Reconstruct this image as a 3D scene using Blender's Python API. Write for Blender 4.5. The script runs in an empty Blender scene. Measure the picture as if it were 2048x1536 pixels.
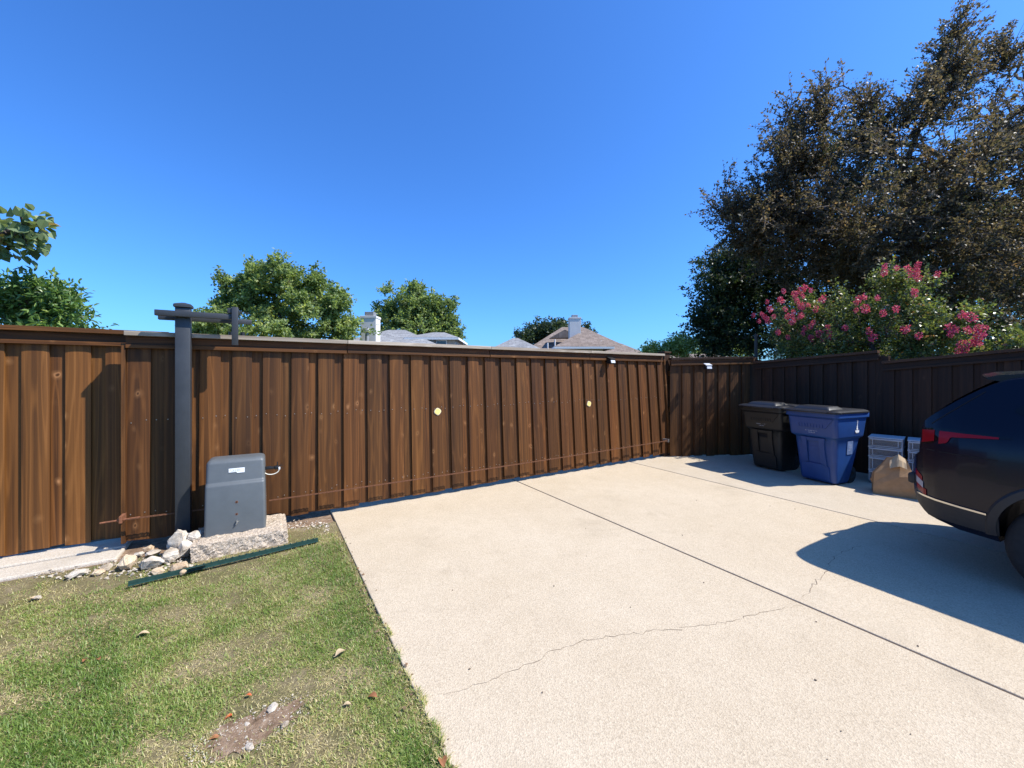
import bpy, bmesh, math, random
import numpy as np
from mathutils import Vector, Matrix

R = math.radians
scene = bpy.context.scene
COL = scene.collection
random.seed(7)

# ------------------------------------------------------------------ frame of the place
CAMH = 1.6
F = 790.0                      # focal length in photo pixels (2048 wide)
HZ = 748.0                     # horizon row
A = R(31.8)                    # the gate runs along G, the drive along D
GX, GY = math.cos(A), math.sin(A)
def P(g, d, z=0.0):
    return Vector((g*GX - d*GY, g*GY + d*GX, z))
def ray(px, py, Y):
    return Vector(((px-1024)/F*Y, Y, CAMH + (HZ-py)/F*Y))
def gnd(px, py, z=0.0):
    Y = F*(CAMH-z)/(py-HZ)
    return Vector(((px-1024)/F*Y, Y, z))
def togd(v):
    return (v.x*GX + v.y*GY, -v.x*GY + v.y*GX)

# ------------------------------------------------------------------ camera
cam = bpy.data.cameras.new('camera')
camo = bpy.data.objects.new('camera', cam)
COL.objects.link(camo)
camo.location = (0, 0, CAMH)
camo.rotation_euler = (R(90), 0, 0)
cam.sensor_width = 36
cam.lens = 36*F/2048
cam.shift_y = -20/2048
cam.clip_start = 0.05
cam.clip_end = 2000
scene.camera = camo

# ------------------------------------------------------------------ sky and sun
SUN = (P(0.63, -0.55) + Vector((0, 0, 1.0))).normalized()
sun_el = math.asin(SUN.z)
sun_az = math.atan2(SUN.x, SUN.y)
world = bpy.data.worlds.new('World')
scene.world = world
world.use_nodes = True
wn = world.node_tree
wn.nodes.clear()
wo = wn.nodes.new('ShaderNodeOutputWorld')
bg = wn.nodes.new('ShaderNodeBackground')
sky = wn.nodes.new('ShaderNodeTexSky')
sky.sky_type = 'NISHITA'
sky.sun_disc = False
sky.sun_elevation = sun_el
sky.sun_rotation = sun_az
sky.altitude = 0
sky.air_density = 1.0
sky.dust_density = 1.0
sky.ozone_density = 3.0
tn = wn.nodes.new('ShaderNodeMix'); tn.data_type = 'RGBA'; tn.blend_type = 'MULTIPLY'
tn.inputs[0].default_value = 1.0
tn.inputs[7].default_value = (0.46, 0.985, 1.72, 1)
wn.links.new(sky.outputs[0], tn.inputs[6])
wn.links.new(tn.outputs[2], bg.inputs[0])
bg.inputs[1].default_value = 0.104
wn.links.new(bg.outputs[0], wo.inputs[0])

sl = bpy.data.lights.new('sun', 'SUN')
sl.energy = 5.0
sl.angle = R(0.53)
sl.color = (1.0, 0.955, 0.88)
so = bpy.data.objects.new('sun', sl)
COL.objects.link(so)
so.rotation_euler = SUN.to_track_quat('Z', 'Y').to_euler()

vs = scene.view_settings
vs.view_transform = 'Standard'
vs.look = 'None'
vs.gamma = 1.0
vs.use_curve_mapping = False
vs.exposure = 0.55
cy = scene.cycles
cy.max_bounces = 6
cy.diffuse_bounces = 3
cy.glossy_bounces = 3
cy.transmission_bounces = 4
cy.transparent_max_bounces = 6
cy.use_denoising = True
cy.sample_clamp_indirect = 6

# ------------------------------------------------------------------ mesh helpers
def link(o, parent=None):
    COL.objects.link(o)
    if parent is not None:
        o.parent = parent
    return o
def tag(o, label=None, cat=None, group=None, kind=None):
    if label: o['label'] = label
    if cat: o['category'] = cat
    if group: o['group'] = group
    if kind: o['kind'] = kind
    return o
def empty(name, loc=(0, 0, 0), rz=0.0, parent=None):
    o = bpy.data.objects.new(name, None)
    o.empty_display_size = 0.1
    o.location = loc
    o.rotation_euler = (0, 0, rz)
    return link(o, parent)

class MB:
    """collects shapes into one mesh"""
    def __init__(s):
        s.v = []; s.f = []
    def add(s, vs_, fs_):
        b = len(s.v)
        s.v += [tuple(p) for p in vs_]
        s.f += [tuple(b+i for i in f) for f in fs_]
        return s
    def box(s, c, sz, rot=None, ch=0.0):
        hx, hy, hz = sz[0]/2, sz[1]/2, sz[2]/2
        c = Vector(c)
        if ch <= 0:
            pts = [Vector((x, y, z)) for z in (-hz, hz) for x, y in ((-hx, -hy), (hx, -hy), (hx, hy), (-hx, hy))]
            fs = [(3, 2, 1, 0), (4, 5, 6, 7), (0, 1, 5, 4), (1, 2, 6, 5), (2, 3, 7, 6), (3, 0, 4, 7)]
        else:
            ch = min(ch, hx*.9, hy*.9, hz*.9)
            bm = bmesh.new()
            bmesh.ops.create_cube(bm, size=1.0)
            for v in bm.verts:
                v.co = Vector((v.co.x*2*hx, v.co.y*2*hy, v.co.z*2*hz))
            bmesh.ops.bevel(bm, geom=list(bm.edges), offset=ch, segments=2, profile=0.5, affect='EDGES')
            bm.verts.index_update()
            pts = [v.co.copy() for v in bm.verts]
            fs = [tuple(v.index for v in f.verts) for f in bm.faces]
            bm.free()
        if rot is not None:
            pts = [rot @ p for p in pts]
        return s.add([p + c for p in pts], fs)
    def tube(s, pts, rad, n=8, caps=True):
        pts = [Vector(p) for p in pts]
        m = len(pts)
        if not hasattr(rad, '__len__'):
            rad = [rad]*m
        vs_ = []
        t0 = (pts[1]-pts[0]).normalized()
        up = Vector((0, 0, 1)) if abs(t0.z) < 0.9 else Vector((1, 0, 0))
        nrm = (up - t0*up.dot(t0)).normalized()
        for i in range(m):
            t = (pts[min(i+1, m-1)] - pts[max(i-1, 0)])
            t = t.normalized() if t.length > 1e-9 else t0
            nrm = nrm - t*nrm.dot(t)
            nrm = nrm.normalized() if nrm.length > 1e-6 else Vector((1, 0, 0))
            b = t.cross(nrm)
            for k in range(n):
                a = 2*math.pi*k/n
                vs_.append(pts[i] + (nrm*math.cos(a) + b*math.sin(a))*rad[i])
        fs = []
        for i in range(m-1):
            for k in range(n):
                k2 = (k+1) % n
                fs.append((i*n+k, i*n+k2, (i+1)*n+k2, (i+1)*n+k))
        if caps:
            fs.append(tuple(reversed(range(n))))
            fs.append(tuple((m-1)*n+k for k in range(n)))
        return s.add(vs_, fs)
    def loft(s, rings, cap0=True, cap1=True, close=True):
        n = len(rings[0])
        vs_ = [p for r in rings for p in r]
        fs = []
        for i in range(len(rings)-1):
            for k in range(n if close else n-1):
                k2 = (k+1) % n
                fs.append((i*n+k, i*n+k2, (i+1)*n+k2, (i+1)*n+k))
        if cap0: fs.append(tuple(reversed(range(n))))
        if cap1: fs.append(tuple((len(rings)-1)*n+k for k in range(n)))
        return s.add(vs_, fs)
    def prism(s, poly, y0, y1):
        """poly in (x,z), extruded along y"""
        n = len(poly)
        vs_ = [(x, y0, z) for x, z in poly] + [(x, y1, z) for x, z in poly]
        fs = [tuple(range(n)), tuple(reversed(range(n, 2*n)))]
        for k in range(n):
            k2 = (k+1) % n
            fs.append((k, k+n, k2+n, k2))
        return s.add(vs_, fs)
    def mesh(s, name, mat=None, smooth=None):
        me = bpy.data.meshes.new(name)
        me.from_pydata(s.v, [], s.f)
        bm = bmesh.new(); bm.from_mesh(me)
        bmesh.ops.recalc_face_normals(bm, faces=bm.faces)
        bm.to_mesh(me); bm.free()
        if mat: me.materials.append(mat)
        if smooth is not None:
            me.polygons.foreach_set('use_smooth', [True]*len(me.polygons))
            me.set_sharp_from_angle(angle=R(smooth))
        return me
    def build(s, name, mat, parent=None, loc=(0, 0, 0), rot=(0, 0, 0), smooth=None):
        o = bpy.data.objects.new(name, s.mesh(name, mat, smooth))
        o.location = loc; o.rotation_euler = rot
        return link(o, parent)

def place(name, me, parent=None, loc=(0, 0, 0), rot=(0, 0, 0), scale=(1, 1, 1)):
    o = bpy.data.objects.new(name, me)
    o.location = loc; o.rotation_euler = rot; o.scale = scale
    return link(o, parent)

def rrect(hx, y0, y1, r, z, n=4):
    pts = []
    for cx, cy_, a0 in ((hx-r, y0+r, -90), (hx-r, y1-r, 0), (-hx+r, y1-r, 90), (-hx+r, y0+r, 180)):
        for k in range(n+1):
            a = R(a0 + 90*k/n)
            pts.append((cx + r*math.cos(a), cy_ + r*math.sin(a), z))
    return pts

# ------------------------------------------------------------------ material helpers
class NT:
    def __init__(s, name):
        s.m = bpy.data.materials.new(name)
        s.m.use_nodes = True
        s.t = s.m.node_tree
        s.b = s.t.nodes['Principled BSDF']
        s.out = s.t.nodes['Material Output']
    def n(s, typ, **kw):
        nd = s.t.nodes.new(typ)
        for k, v in kw.items():
            setattr(nd, k, v)
        return nd
    def put(s, sock, val):
        if isinstance(val, bpy.types.NodeSocket):
            s.t.links.new(val, sock)
        else:
            sock.default_value = val
    def coord(s, kind='Object', scale=(1, 1, 1), rnd=0.0):
        tc = s.n('ShaderNodeTexCoord')
        o = tc.outputs[kind]
        if rnd:
            oi = s.n('ShaderNodeObjectInfo')
            mu = s.n('ShaderNodeVectorMath', operation='SCALE')
            cb = s.n('ShaderNodeCombineXYZ')
            m2 = s.n('ShaderNodeMath', operation='MULTIPLY'); s.put(m2.inputs[0], oi.outputs['Random']); m2.inputs[1].default_value = 13.7
            m3 = s.n('ShaderNodeMath', operation='FRACT'); s.put(m3.inputs[0], m2.outputs[0])
            s.put(cb.inputs[0], oi.outputs['Random']); s.put(cb.inputs[1], m3.outputs[0]); s.put(cb.inputs[2], oi.outputs['Random'])
            s.put(mu.inputs[0], cb.outputs[0]); mu.inputs['Scale'].default_value = rnd
            ad = s.n('ShaderNodeVectorMath', operation='ADD')
            s.put(ad.inputs[0], o); s.put(ad.inputs[1], mu.outputs[0])
            o = ad.outputs[0]
        if scale != (1, 1, 1):
            mp = s.n('ShaderNodeVectorMath', operation='MULTIPLY')
            s.put(mp.inputs[0], o); mp.inputs[1].default_value = scale
            o = mp.outputs[0]
        return o
    def noise(s, vec, scale, detail=4, rough=0.55, dist=0.0, out='Fac'):
        nd = s.n('ShaderNodeTexNoise')
        s.put(nd.inputs['Vector'], vec)
        nd.inputs['Scale'].default_value = scale
        nd.inputs['Detail'].default_value = detail
        nd.inputs['Roughness'].default_value = rough
        nd.inputs['Distortion'].default_value = dist
        return nd.outputs[out]
    def voro(s, vec, scale, feature='F1', out='Distance', rnd=1.0):
        nd = s.n('ShaderNodeTexVoronoi', feature=feature)
        s.put(nd.inputs['Vector'], vec)
        nd.inputs['Scale'].default_value = scale
        nd.inputs['Randomness'].default_value = rnd
        return nd.outputs[out]
    def ramp(s, fac, stops, interp='LINEAR'):
        nd = s.n('ShaderNodeValToRGB')
        nd.color_ramp.interpolation = interp
        el = nd.color_ramp.elements
        while len(el) < len(stops): el.new(0.5)
        for e, (p, c) in zip(el, stops):
            e.position = p
            e.color = (c, c, c, 1) if not hasattr(c, '__len__') else (*c, 1)
        s.put(nd.inputs[0], fac)
        return nd.outputs[0]
    def mix(s, fac, a, b, blend='MIX'):
        nd = s.n('ShaderNodeMix', data_type='RGBA', blend_type=blend)
        s.put(nd.inputs[0], fac)
        for i, x in ((6, a), (7, b)):
            if isinstance(x, tuple) and len(x) == 3: x = (*x, 1)
            s.put(nd.inputs[i], x)
        return nd.outputs[2]
    def math(s, op, a, b=0.0, clamp=False):
        nd = s.n('ShaderNodeMath', operation=op, use_clamp=clamp)
        s.put(nd.inputs[0], a); s.put(nd.inputs[1], b)
        return nd.outputs[0]
    def attr(s, name):
        nd = s.n('ShaderNodeAttribute', attribute_name=name)
        return nd
    def bump(s, h, strength=0.3, dist=0.01):
        nd = s.n('ShaderNodeBump')
        nd.inputs['Strength'].default_value = strength
        nd.inputs['Distance'].default_value = dist
        s.put(nd.inputs['Height'], h)
        s.put(s.b.inputs['Normal'], nd.outputs[0])
    def set(s, color=None, rough=None, metal=None, spec=None, **kw):
        if color is not None:
            if isinstance(color, tuple) and len(color) == 3: color = (*color, 1)
            s.put(s.b.inputs['Base Color'], color)
        if rough is not None: s.put(s.b.inputs['Roughness'], rough)
        if metal is not None: s.b.inputs['Metallic'].default_value = metal
        if spec is not None: s.b.inputs['Specular IOR Level'].default_value = spec
        for k, v in kw.items():
            s.b.inputs[k.replace('_', ' ')].default_value = v
        return s.m

MAT = {}
def plain(name, col, rough=0.5, metal=0.0, spec=0.5, var=0.12, scale=12.0, bump=0.0, bscale=80.0, **kw):
    t = NT(name)
    v = t.coord('Object')
    nz = t.noise(v, scale, 5, 0.6)
    k = t.ramp(nz, [(0.25, 1-var), (0.75, 1+var)])
    c = t.mix(1.0, col, k, 'MULTIPLY')
    r = t.math('ADD', rough-0.06, t.math('MULTIPLY', t.noise(v, scale*2.3, 3), 0.12))
    t.set(c, r, metal, spec, **kw)
    if bump:
        t.bump(t.noise(v, bscale, 4), bump, 0.004)
    MAT[name] = t.m
    return t.m

def wood(name, dark, mid, light, knot, kn=0.8, rough=0.62, streak=1.0, axis='z'):
    t = NT(name)
    base = t.coord('Object', rnd=23.0)
    def sc(x):
        nd = t.n('ShaderNodeVectorMath', operation='MULTIPLY')
        t.put(nd.inputs[0], base); nd.inputs[1].default_value = x if axis == 'z' else (x[2], x[1], x[0])
        return nd.outputs[0]
    # broad cathedral figure
    low = t.noise(sc((7, 7, 0.55)), 1.0, 2, 0.5, 0.3)
    rings = t.math('SINE', t.math('MULTIPLY', low, 58.0))
    rings = t.ramp(rings, [(0.0, 0.0), (0.55, 0.35), (1.0, 1.0)])
    fine = t.noise(sc((95, 60, 2.2)), 1.0, 4, 0.7)
    band = t.noise(sc((26, 20, 0.35)), 1.0, 3, 0.55)
    fac = t.math('ADD', t.math('MULTIPLY', rings, 0.15), t.math('ADD', t.math('MULTIPLY', fine, 0.28*streak), t.math('MULTIPLY', band, 0.66)))
    col = t.ramp(fac, [(0.3, dark), (0.58, mid), (0.9, light)])
    # knots: pale rim round a darker heart
    vd = t.n('ShaderNodeTexVoronoi', feature='F1')
    wob = t.noise(sc((6, 6, 3)), 1.0, 2, out='Color')
    vv = t.n('ShaderNodeVectorMath', operation='ADD')
    wv = t.n('ShaderNodeVectorMath', operation='SCALE'); t.put(wv.inputs[0], wob); wv.inputs['Scale'].default_value = 0.95
    t.put(vv.inputs[0], sc((8.0, 0.01, 11.0))); t.put(vv.inputs[1], wv.outputs[0])
    t.put(vd.inputs['Vector'], vv.outputs[0]); vd.inputs['Scale'].default_value = 1.0
    kd = vd.outputs['Distance']
    sc2 = t.n('ShaderNodeSeparateColor'); t.put(sc2.inputs[0], vd.outputs['Color'])
    on = t.ramp(sc2.outputs[0], [(0.60, 0.0), (0.95, 1.0)])
    rim = t.ramp(kd, [(0.05, 0.0), (0.10, 1.0), (0.17, 0.30), (0.30, 0.0)])
    heart = t.ramp(kd, [(0.03, 1.0), (0.10, 0.0)])
    col = t.mix(t.math('MULTIPLY', t.math('MULTIPLY', rim, on), kn), col, knot)
    col = t.mix(t.math('MULTIPLY', t.math('MULTIPLY', heart, on), 0.6), col, dark)
    # board to board tone (stain take-up) and painted fascia shade, through object colour
    oi = t.n('ShaderNodeObjectInfo')
    col = t.mix(1.0, col, oi.outputs['Color'], 'MULTIPLY')
    t.set(col, t.math('ADD', rough, t.math('MULTIPLY', t.math('SUBTRACT', fine, 0.5), 0.25)), spec=0.3)
    t.bump(t.math('ADD', fac, t.math('MULTIPLY', fine, 0.6)), 0.35, 0.004)
    MAT[name] = t.m
    return t.m

WS = ((.046, .0170, .0038), (.138, .0530, .0118), (.235, .098, .027), (.40, .195, .076))
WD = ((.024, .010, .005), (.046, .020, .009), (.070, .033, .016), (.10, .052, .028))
wood('stained_wood', *WS, 0.7)
wood('stained_trim', *WS, 0.4, axis='x')
wood('weathered_cap', (.20, .155, .115), (.40, .335, .26), (.58, .51, .42), (.36, .30, .24), 0.3, 0.8, axis='x')
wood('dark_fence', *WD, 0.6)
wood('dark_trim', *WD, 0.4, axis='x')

# concrete with fine exposed aggregate
def concrete(name, base, pale, speck, amount=0.6, brush=0.0):
    t = NT(name)
    v = t.coord('Object')
    big = t.noise(v, 0.55, 6, 0.62)
    mid = t.noise(v, 5.0, 6, 0.65)
    col = t.mix(t.ramp(big, [(0.3, 0.0), (0.7, 1.0)]), base, pale)
    col = t.mix(t.ramp(mid, [(0.35, 0.25), (0.65, 0.0)]), col, tuple(c*0.80 for c in base))
    vo = t.n('ShaderNodeTexVoronoi', feature='F1')
    t.put(vo.inputs['Vector'], v); vo.inputs['Scale'].default_value = 150.0
    sp = t.n('ShaderNodeSeparateColor'); t.put(sp.inputs[0], vo.outputs['Color'])
    grain = t.ramp(sp.outputs[0], [(0.0, tuple(c*0.42 for c in speck)), (0.16, speck), (0.45, base), (0.75, pale), (1.0, tuple(min(1, c*1.18) for c in pale))])
    col = t.mix(amount, col, grain)
    f2 = t.noise(v, 95.0, 3, 0.75)
    col = t.mix(1.0, col, t.ramp(f2, [(0.3, 0.88), (0.7, 1.09)]), 'MULTIPLY')
    # dull stains with their own outline
    st = t.ramp(t.noise(v, 1.3, 5, 0.7, 0.6), [(0.56, 0.0), (0.70, 0.34)])
    col = t.mix(st, col, tuple(c*0.68 for c in base))
    t.set(col, 0.85, spec=0.25)
    t.bump(t.math('ADD', t.math('MULTIPLY', vo.outputs['Distance'], 1.2), f2), 0.35, 0.004)
    MAT[name] = t.m
    return t.m
concrete('drive_concrete', (.475, .380, .258), (.582, .486, .356), (.330, .255, .172), 0.27)
concrete('brushed_concrete', (.45, .37, .265), (.56, .475, .36), (.33, .26, .18), 0.22)
concrete('strip_concrete', (.48, .41, .32), (.58, .52, .43), (.36, .29, .21), 0.3)
concrete('rough_concrete', (.42, .33, .235), (.54, .45, .35), (.17, .125, .085), 0.6)
plain('joint_filler', (.035, .033, .035), 0.9, var=.3)
plain('crack_dark', (.16, .115, .08), 0.95, var=.3, scale=40)

def limestone(name, a, b, c):
    t = NT(name)
    v = t.coord('Object', rnd=9.0)
    col = t.ramp(t.noise(v, 9, 7, 0.7, 0.4), [(0.30, c), (0.47, b), (0.62, a)])
    pit = t.ramp(t.voro(v, 55), [(0.02, 0.62), (0.25, 1.0)])
    col = t.mix(1.0, col, pit, 'MULTIPLY')
    t.set(col, 0.9, spec=0.2)
    t.bump(t.noise(v, 45, 6, 0.7), 0.9, 0.012)
    MAT[name] = t.m
limestone('white_rock', (.60, .54, .45), (.46, .385, .295), (.18, .13, .08))
limestone('tan_rock', (.66, .54, .38), (.52, .38, .24), (.26, .16, .09))
limestone('grey_rock', (.22, .19, .13), (.16, .135, .10), (.08, .065, .05))

# soil and thatch under the lawn
t = NT('lawn_soil')
v = t.coord('Object')
c = t.ramp(t.noise(v, 3.0, 7, 0.65), [(0.32, (.13, .13, .045)), (0.5, (.24, .20, .10)), (0.68, (.38, .30, .185))])
c = t.mix(t.ramp(t.noise(v, 70, 4, 0.7), [(0.35, 0.65), (0.7, 0.0)]), c, (.07, .052, .03))
t.set(c, 0.95, spec=0.1)
t.bump(t.noise(v, 60, 5, 0.7), 0.8, 0.015)
MAT['lawn_soil'] = t.m
t = NT('bare_soil')
v = t.coord('Object')
c = t.ramp(t.noise(v, 16, 7, 0.7), [(0.3, (.11, .070, .042)), (0.5, (.22, .145, .092)), (0.7, (.36, .26, .175))])
pb = t.ramp(t.voro(v, 75), [(0.10, 1.0), (0.22, 0.0)])
c = t.mix(t.math('MULTIPLY', pb, 0.55), c, (.55, .46, .37))
t.set(c, 0.95, spec=0.1)
t.bump(t.noise(v, 50, 5, 0.7), 0.8, 0.012)
MAT['bare_soil'] = t.m
t = NT('far_ground')
v = t.coord('Object')
c = t.ramp(t.noise(v, 0.4, 6, 0.6), [(0.3, (.06, .085, .025)), (0.6, (.13, .13, .06)), (0.8, (.22, .18, .11))])
t.set(c, 0.95, spec=0.1)
MAT['far_ground'] = t.m

def leafmat(name, stops, rough=0.42, trans=0.35, spec=0.5, tcol=1.6):
    t = NT(name)
    a = t.attr('tint').outputs['Fac']
    col = t.ramp(a, stops)
    t.set(col, rough, spec=spec)
    tr = t.n('ShaderNodeBsdfTranslucent')
    t.put(tr.inputs[0], t.mix(1.0, col, (tcol, tcol*1.0, tcol*0.55), 'MULTIPLY'))
    mx = t.n('ShaderNodeMixShader')
    mx.inputs[0].default_value = trans
    t.t.links.new(t.b.outputs[0], mx.inputs[1])
    t.t.links.new(tr.outputs[0], mx.inputs[2])
    t.t.links.new(mx.outputs[0], t.out.inputs[0])
    MAT[name] = t.m
leafmat('grass_blade', [(0.0, (.085, .155, .020)), (0.35, (.180, .265, .046)), (0.6, (.31, .345, .090)), (0.8, (.50, .43, .19)), (1.0, (.66, .54, .31))], 0.5, 0.32)
leafmat('brown_leaf', [(0.0, (.042, .050, .030)), (0.3, (.095, .082, .060)), (0.6, (.155, .118, .090)), (0.85, (.215, .158, .115)), (1.0, (.30, .175, .10))], 0.52, 0.36, 0.3)
leafmat('dark_leaf', [(0.0, (.014, .028, .015)), (0.5, (.036, .060, .028)), (1.0, (.075, .105, .042))], 0.45, 0.25, 0.4)
leafmat('green_leaf', [(0.0, (.080, .125, .044)), (0.5, (.215, .285, .10)), (0.85, (.345, .41, .15)), (1.0, (.46, .48, .22))], 0.5, 0.45, 0.4)
leafmat('myrtle_leaf', [(0.0, (.045, .075, .026)), (0.5, (.130, .165, .052)), (0.85, (.24, .26, .075)), (1.0, (.33, .16, .08))], 0.36, 0.35, 0.6)
leafmat('shrub_leaf', [(0.0, (.045, .095, .032)), (0.5, (.125, .215, .060)), (0.9, (.26, .36, .09)), (1.0, (.38, .45, .15))], 0.38, 0.35, 0.55)
leafmat('broad_leaf', [(0.0, (.070, .115, .050)), (0.5, (.165, .225, .095)), (0.85, (.27, .32, .13)), (1.0, (.34, .24, .12))], 0.42, 0.3, 0.5)
leafmat('petal', [(0.0, (.48, .035, .12)), (0.5, (.72, .09, .22)), (1.0, (.86, .26, .38))], 0.6, 0.3, 0.3, 1.1)
plain('bark', (.075, .055, .042), 0.9, var=.35, scale=18, bump=.8, bscale=40)
plain('dead_leaf', (.30, .12, .045), 0.7, var=.35, scale=60)
plain('tan_leaf', (.46, .34, .20), 0.7, var=.3, scale=60)
plain('orange_leaf', (.50, .11, .03), 0.6, var=.3, scale=60)

plain('post_paint', (.040, .043, .047), 0.45, 0.1, 0.45, var=.16, scale=9, bump=.15, bscale=120)
plain('operator_plastic', (.098, .108, .112), 0.46, spec=.45, var=.09, scale=10, bump=.25, bscale=170)
plain('label_white', (.80, .81, .80), 0.5, var=.03)
plain('label_grey', (.52, .54, .56), 0.6, var=.05)
plain('rust', (.22, .085, .04), 0.85, 0.2, var=.4, scale=60, bump=.5)
plain('rusty_chain', (.17, .072, .034), 0.75, 0.3, var=.35, scale=60)
plain('steel', (.42, .40, .37), 0.45, 0.8, var=.2, scale=40)
plain('black_plastic', (.012, .012, .013), 0.42, var=.2)
plain('black_hole', (.006, .005, .005), 0.9)
plain('white_wire', (.78, .74, .60), 0.5)
plain('yellow_reflector', (.86, .66, .22), 0.35, var=.12, scale=30)
plain('yellow_rim', (.70, .66, .52), 0.4)
plain('green_steel', (.020, .056, .046), 0.42, 0.1, 0.5, var=.3, scale=25, bump=.2)
plain('dull_strip', (.20, .17, .14), 0.8, var=.3, scale=30)
plain('blue_bin', (.010, .052, .20), 0.45, spec=.5, var=.10, scale=6, bump=.12, bscale=220)
plain('black_bin', (.013, .013, .0115), 0.5, spec=.45, var=.18, scale=6, bump=.12, bscale=220)
plain('lid_black', (.018, .018, .020), 0.38, spec=.5, var=.25, scale=8)
plain('tyre', (.016, .016, .016), 0.85, var=.3, scale=30)
plain('bin_print', (.55, .57, .60), 0.6, var=.25, scale=60)
plain('sticker', (.13, .19, .34), 0.55, var=.2, scale=20)
plain('paper_bag', (.40, .235, .115), 0.75, spec=.2, var=.14, scale=14, bump=.25, bscale=40)
plain('paper_inside', (.47, .34, .20), 0.75, spec=.2, var=.1, scale=14)
plain('chimney_paint', (.66, .63, .60), 0.8, var=.06, scale=2)
plain('flue_metal', (.34, .33, .33), 0.5, 0.5, var=.2)
plain('house_wall', (.40, .36, .32), 0.85, var=.08, scale=1)
plain('house_brick', (.26, .155, .11), 0.9, var=.2, scale=4)
plain('white_trim', (.76, .75, .73), 0.6, var=.05)
plain('dark_glass', (.05, .07, .09), 0.08, spec=.8)
plain('pole_dark', (.03, .028, .027), 0.6, var=.2)
plain('lamp_panel', (.62, .62, .63), 0.25, spec=.7)

def shingle(name, a, b, c):
    t = NT(name)
    v = t.coord('Object')
    br = t.n('ShaderNodeTexBrick')
    t.put(br.inputs['Vector'], v)
    br.inputs['Scale'].default_value = 1.0
    br.inputs['Brick Width'].default_value = 0.55
    br.inputs['Row Height'].default_value = 0.22
    br.inputs['Mortar Size'].default_value = 0.012
    br.inputs['Color1'].default_value = (*a, 1); br.inputs['Color2'].default_value = (*b, 1); br.inputs['Mortar'].default_value = (*c, 1)
    col = t.mix(1.0, br.outputs[0], t.ramp(t.noise(v, 3.5, 5, 0.7), [(0.3, 0.75), (0.7, 1.25)]), 'MULTIPLY')
    t.set(col, 0.92, spec=.2)
    t.bump(br.outputs['Fac'], -0.4, 0.02)
    MAT[name] = t.m
shingle('grey_shingle', (.22, .22, .225), (.30, .30, .30), (.14, .14, .14))
shingle('brown_shingle', (.20, .155, .125), (.27, .215, .18), (.12, .09, .075))

def clearplastic(name, col, tr, rough):
    t = NT(name)
    t.set(col, rough, spec=.5)
    t.b.inputs['Transmission Weight'].default_value = tr
    t.b.inputs['IOR'].default_value = 1.3
    MAT[name] = t.m
clearplastic('milky_plastic', (.66, .68, .70), 0.1, 0.4)
clearplastic('clear_drawer', (.55, .58, .62), 0.80, 0.22)

t = NT('car_paint')
t.set((.0026, .0034, .012), 0.25, 0.0, 0.28, Coat_Weight=0.12, Coat_Roughness=0.03)
MAT['car_paint'] = t.m
plain('car_cladding', (.020, .020, .021), 0.55, var=.15)
t = NT('car_glass'); t.set((.004, .005, .008), 0.05, 0.0, 0.35); MAT['car_glass'] = t.m
t = NT('tail_red'); t.set((.24, .004, .011), 0.2, 0.0, 0.25); MAT['tail_red'] = t.m
t = NT('tail_white'); t.set((.50, .46, .45), 0.15, 0.0, 0.6, Coat_Weight=1.0); MAT['tail_white'] = t.m
t = NT('chrome'); t.set((.62, .60, .56), 0.15, 1.0); MAT['chrome'] = t.m
t = NT('alloy'); t.set((.35, .35, .36), 0.3, 1.0); MAT['alloy'] = t.m
t = NT('headlamp'); t.set((.6, .62, .65), 0.08, 0.2, 0.8, Coat_Weight=1.0); MAT['headlamp'] = t.m

# ================================================================== THE GROUND
GATE_D = 4.925                 # face of the proud gate boards
DRIVE_G0, J1, J2, FENCE_G = 0.634, 3.17, 5.62, 8.19

m = MB()
n = 24
pts = [(600*math.cos(2*math.pi*k/n), 600*math.sin(2*math.pi*k/n), -0.07) for k in range(n)]
m.add(pts, [tuple(range(n))])
tag(m.build('ground', MAT['far_ground']), 'dry ground stretching out beyond the fences', 'ground', kind='structure')

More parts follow.
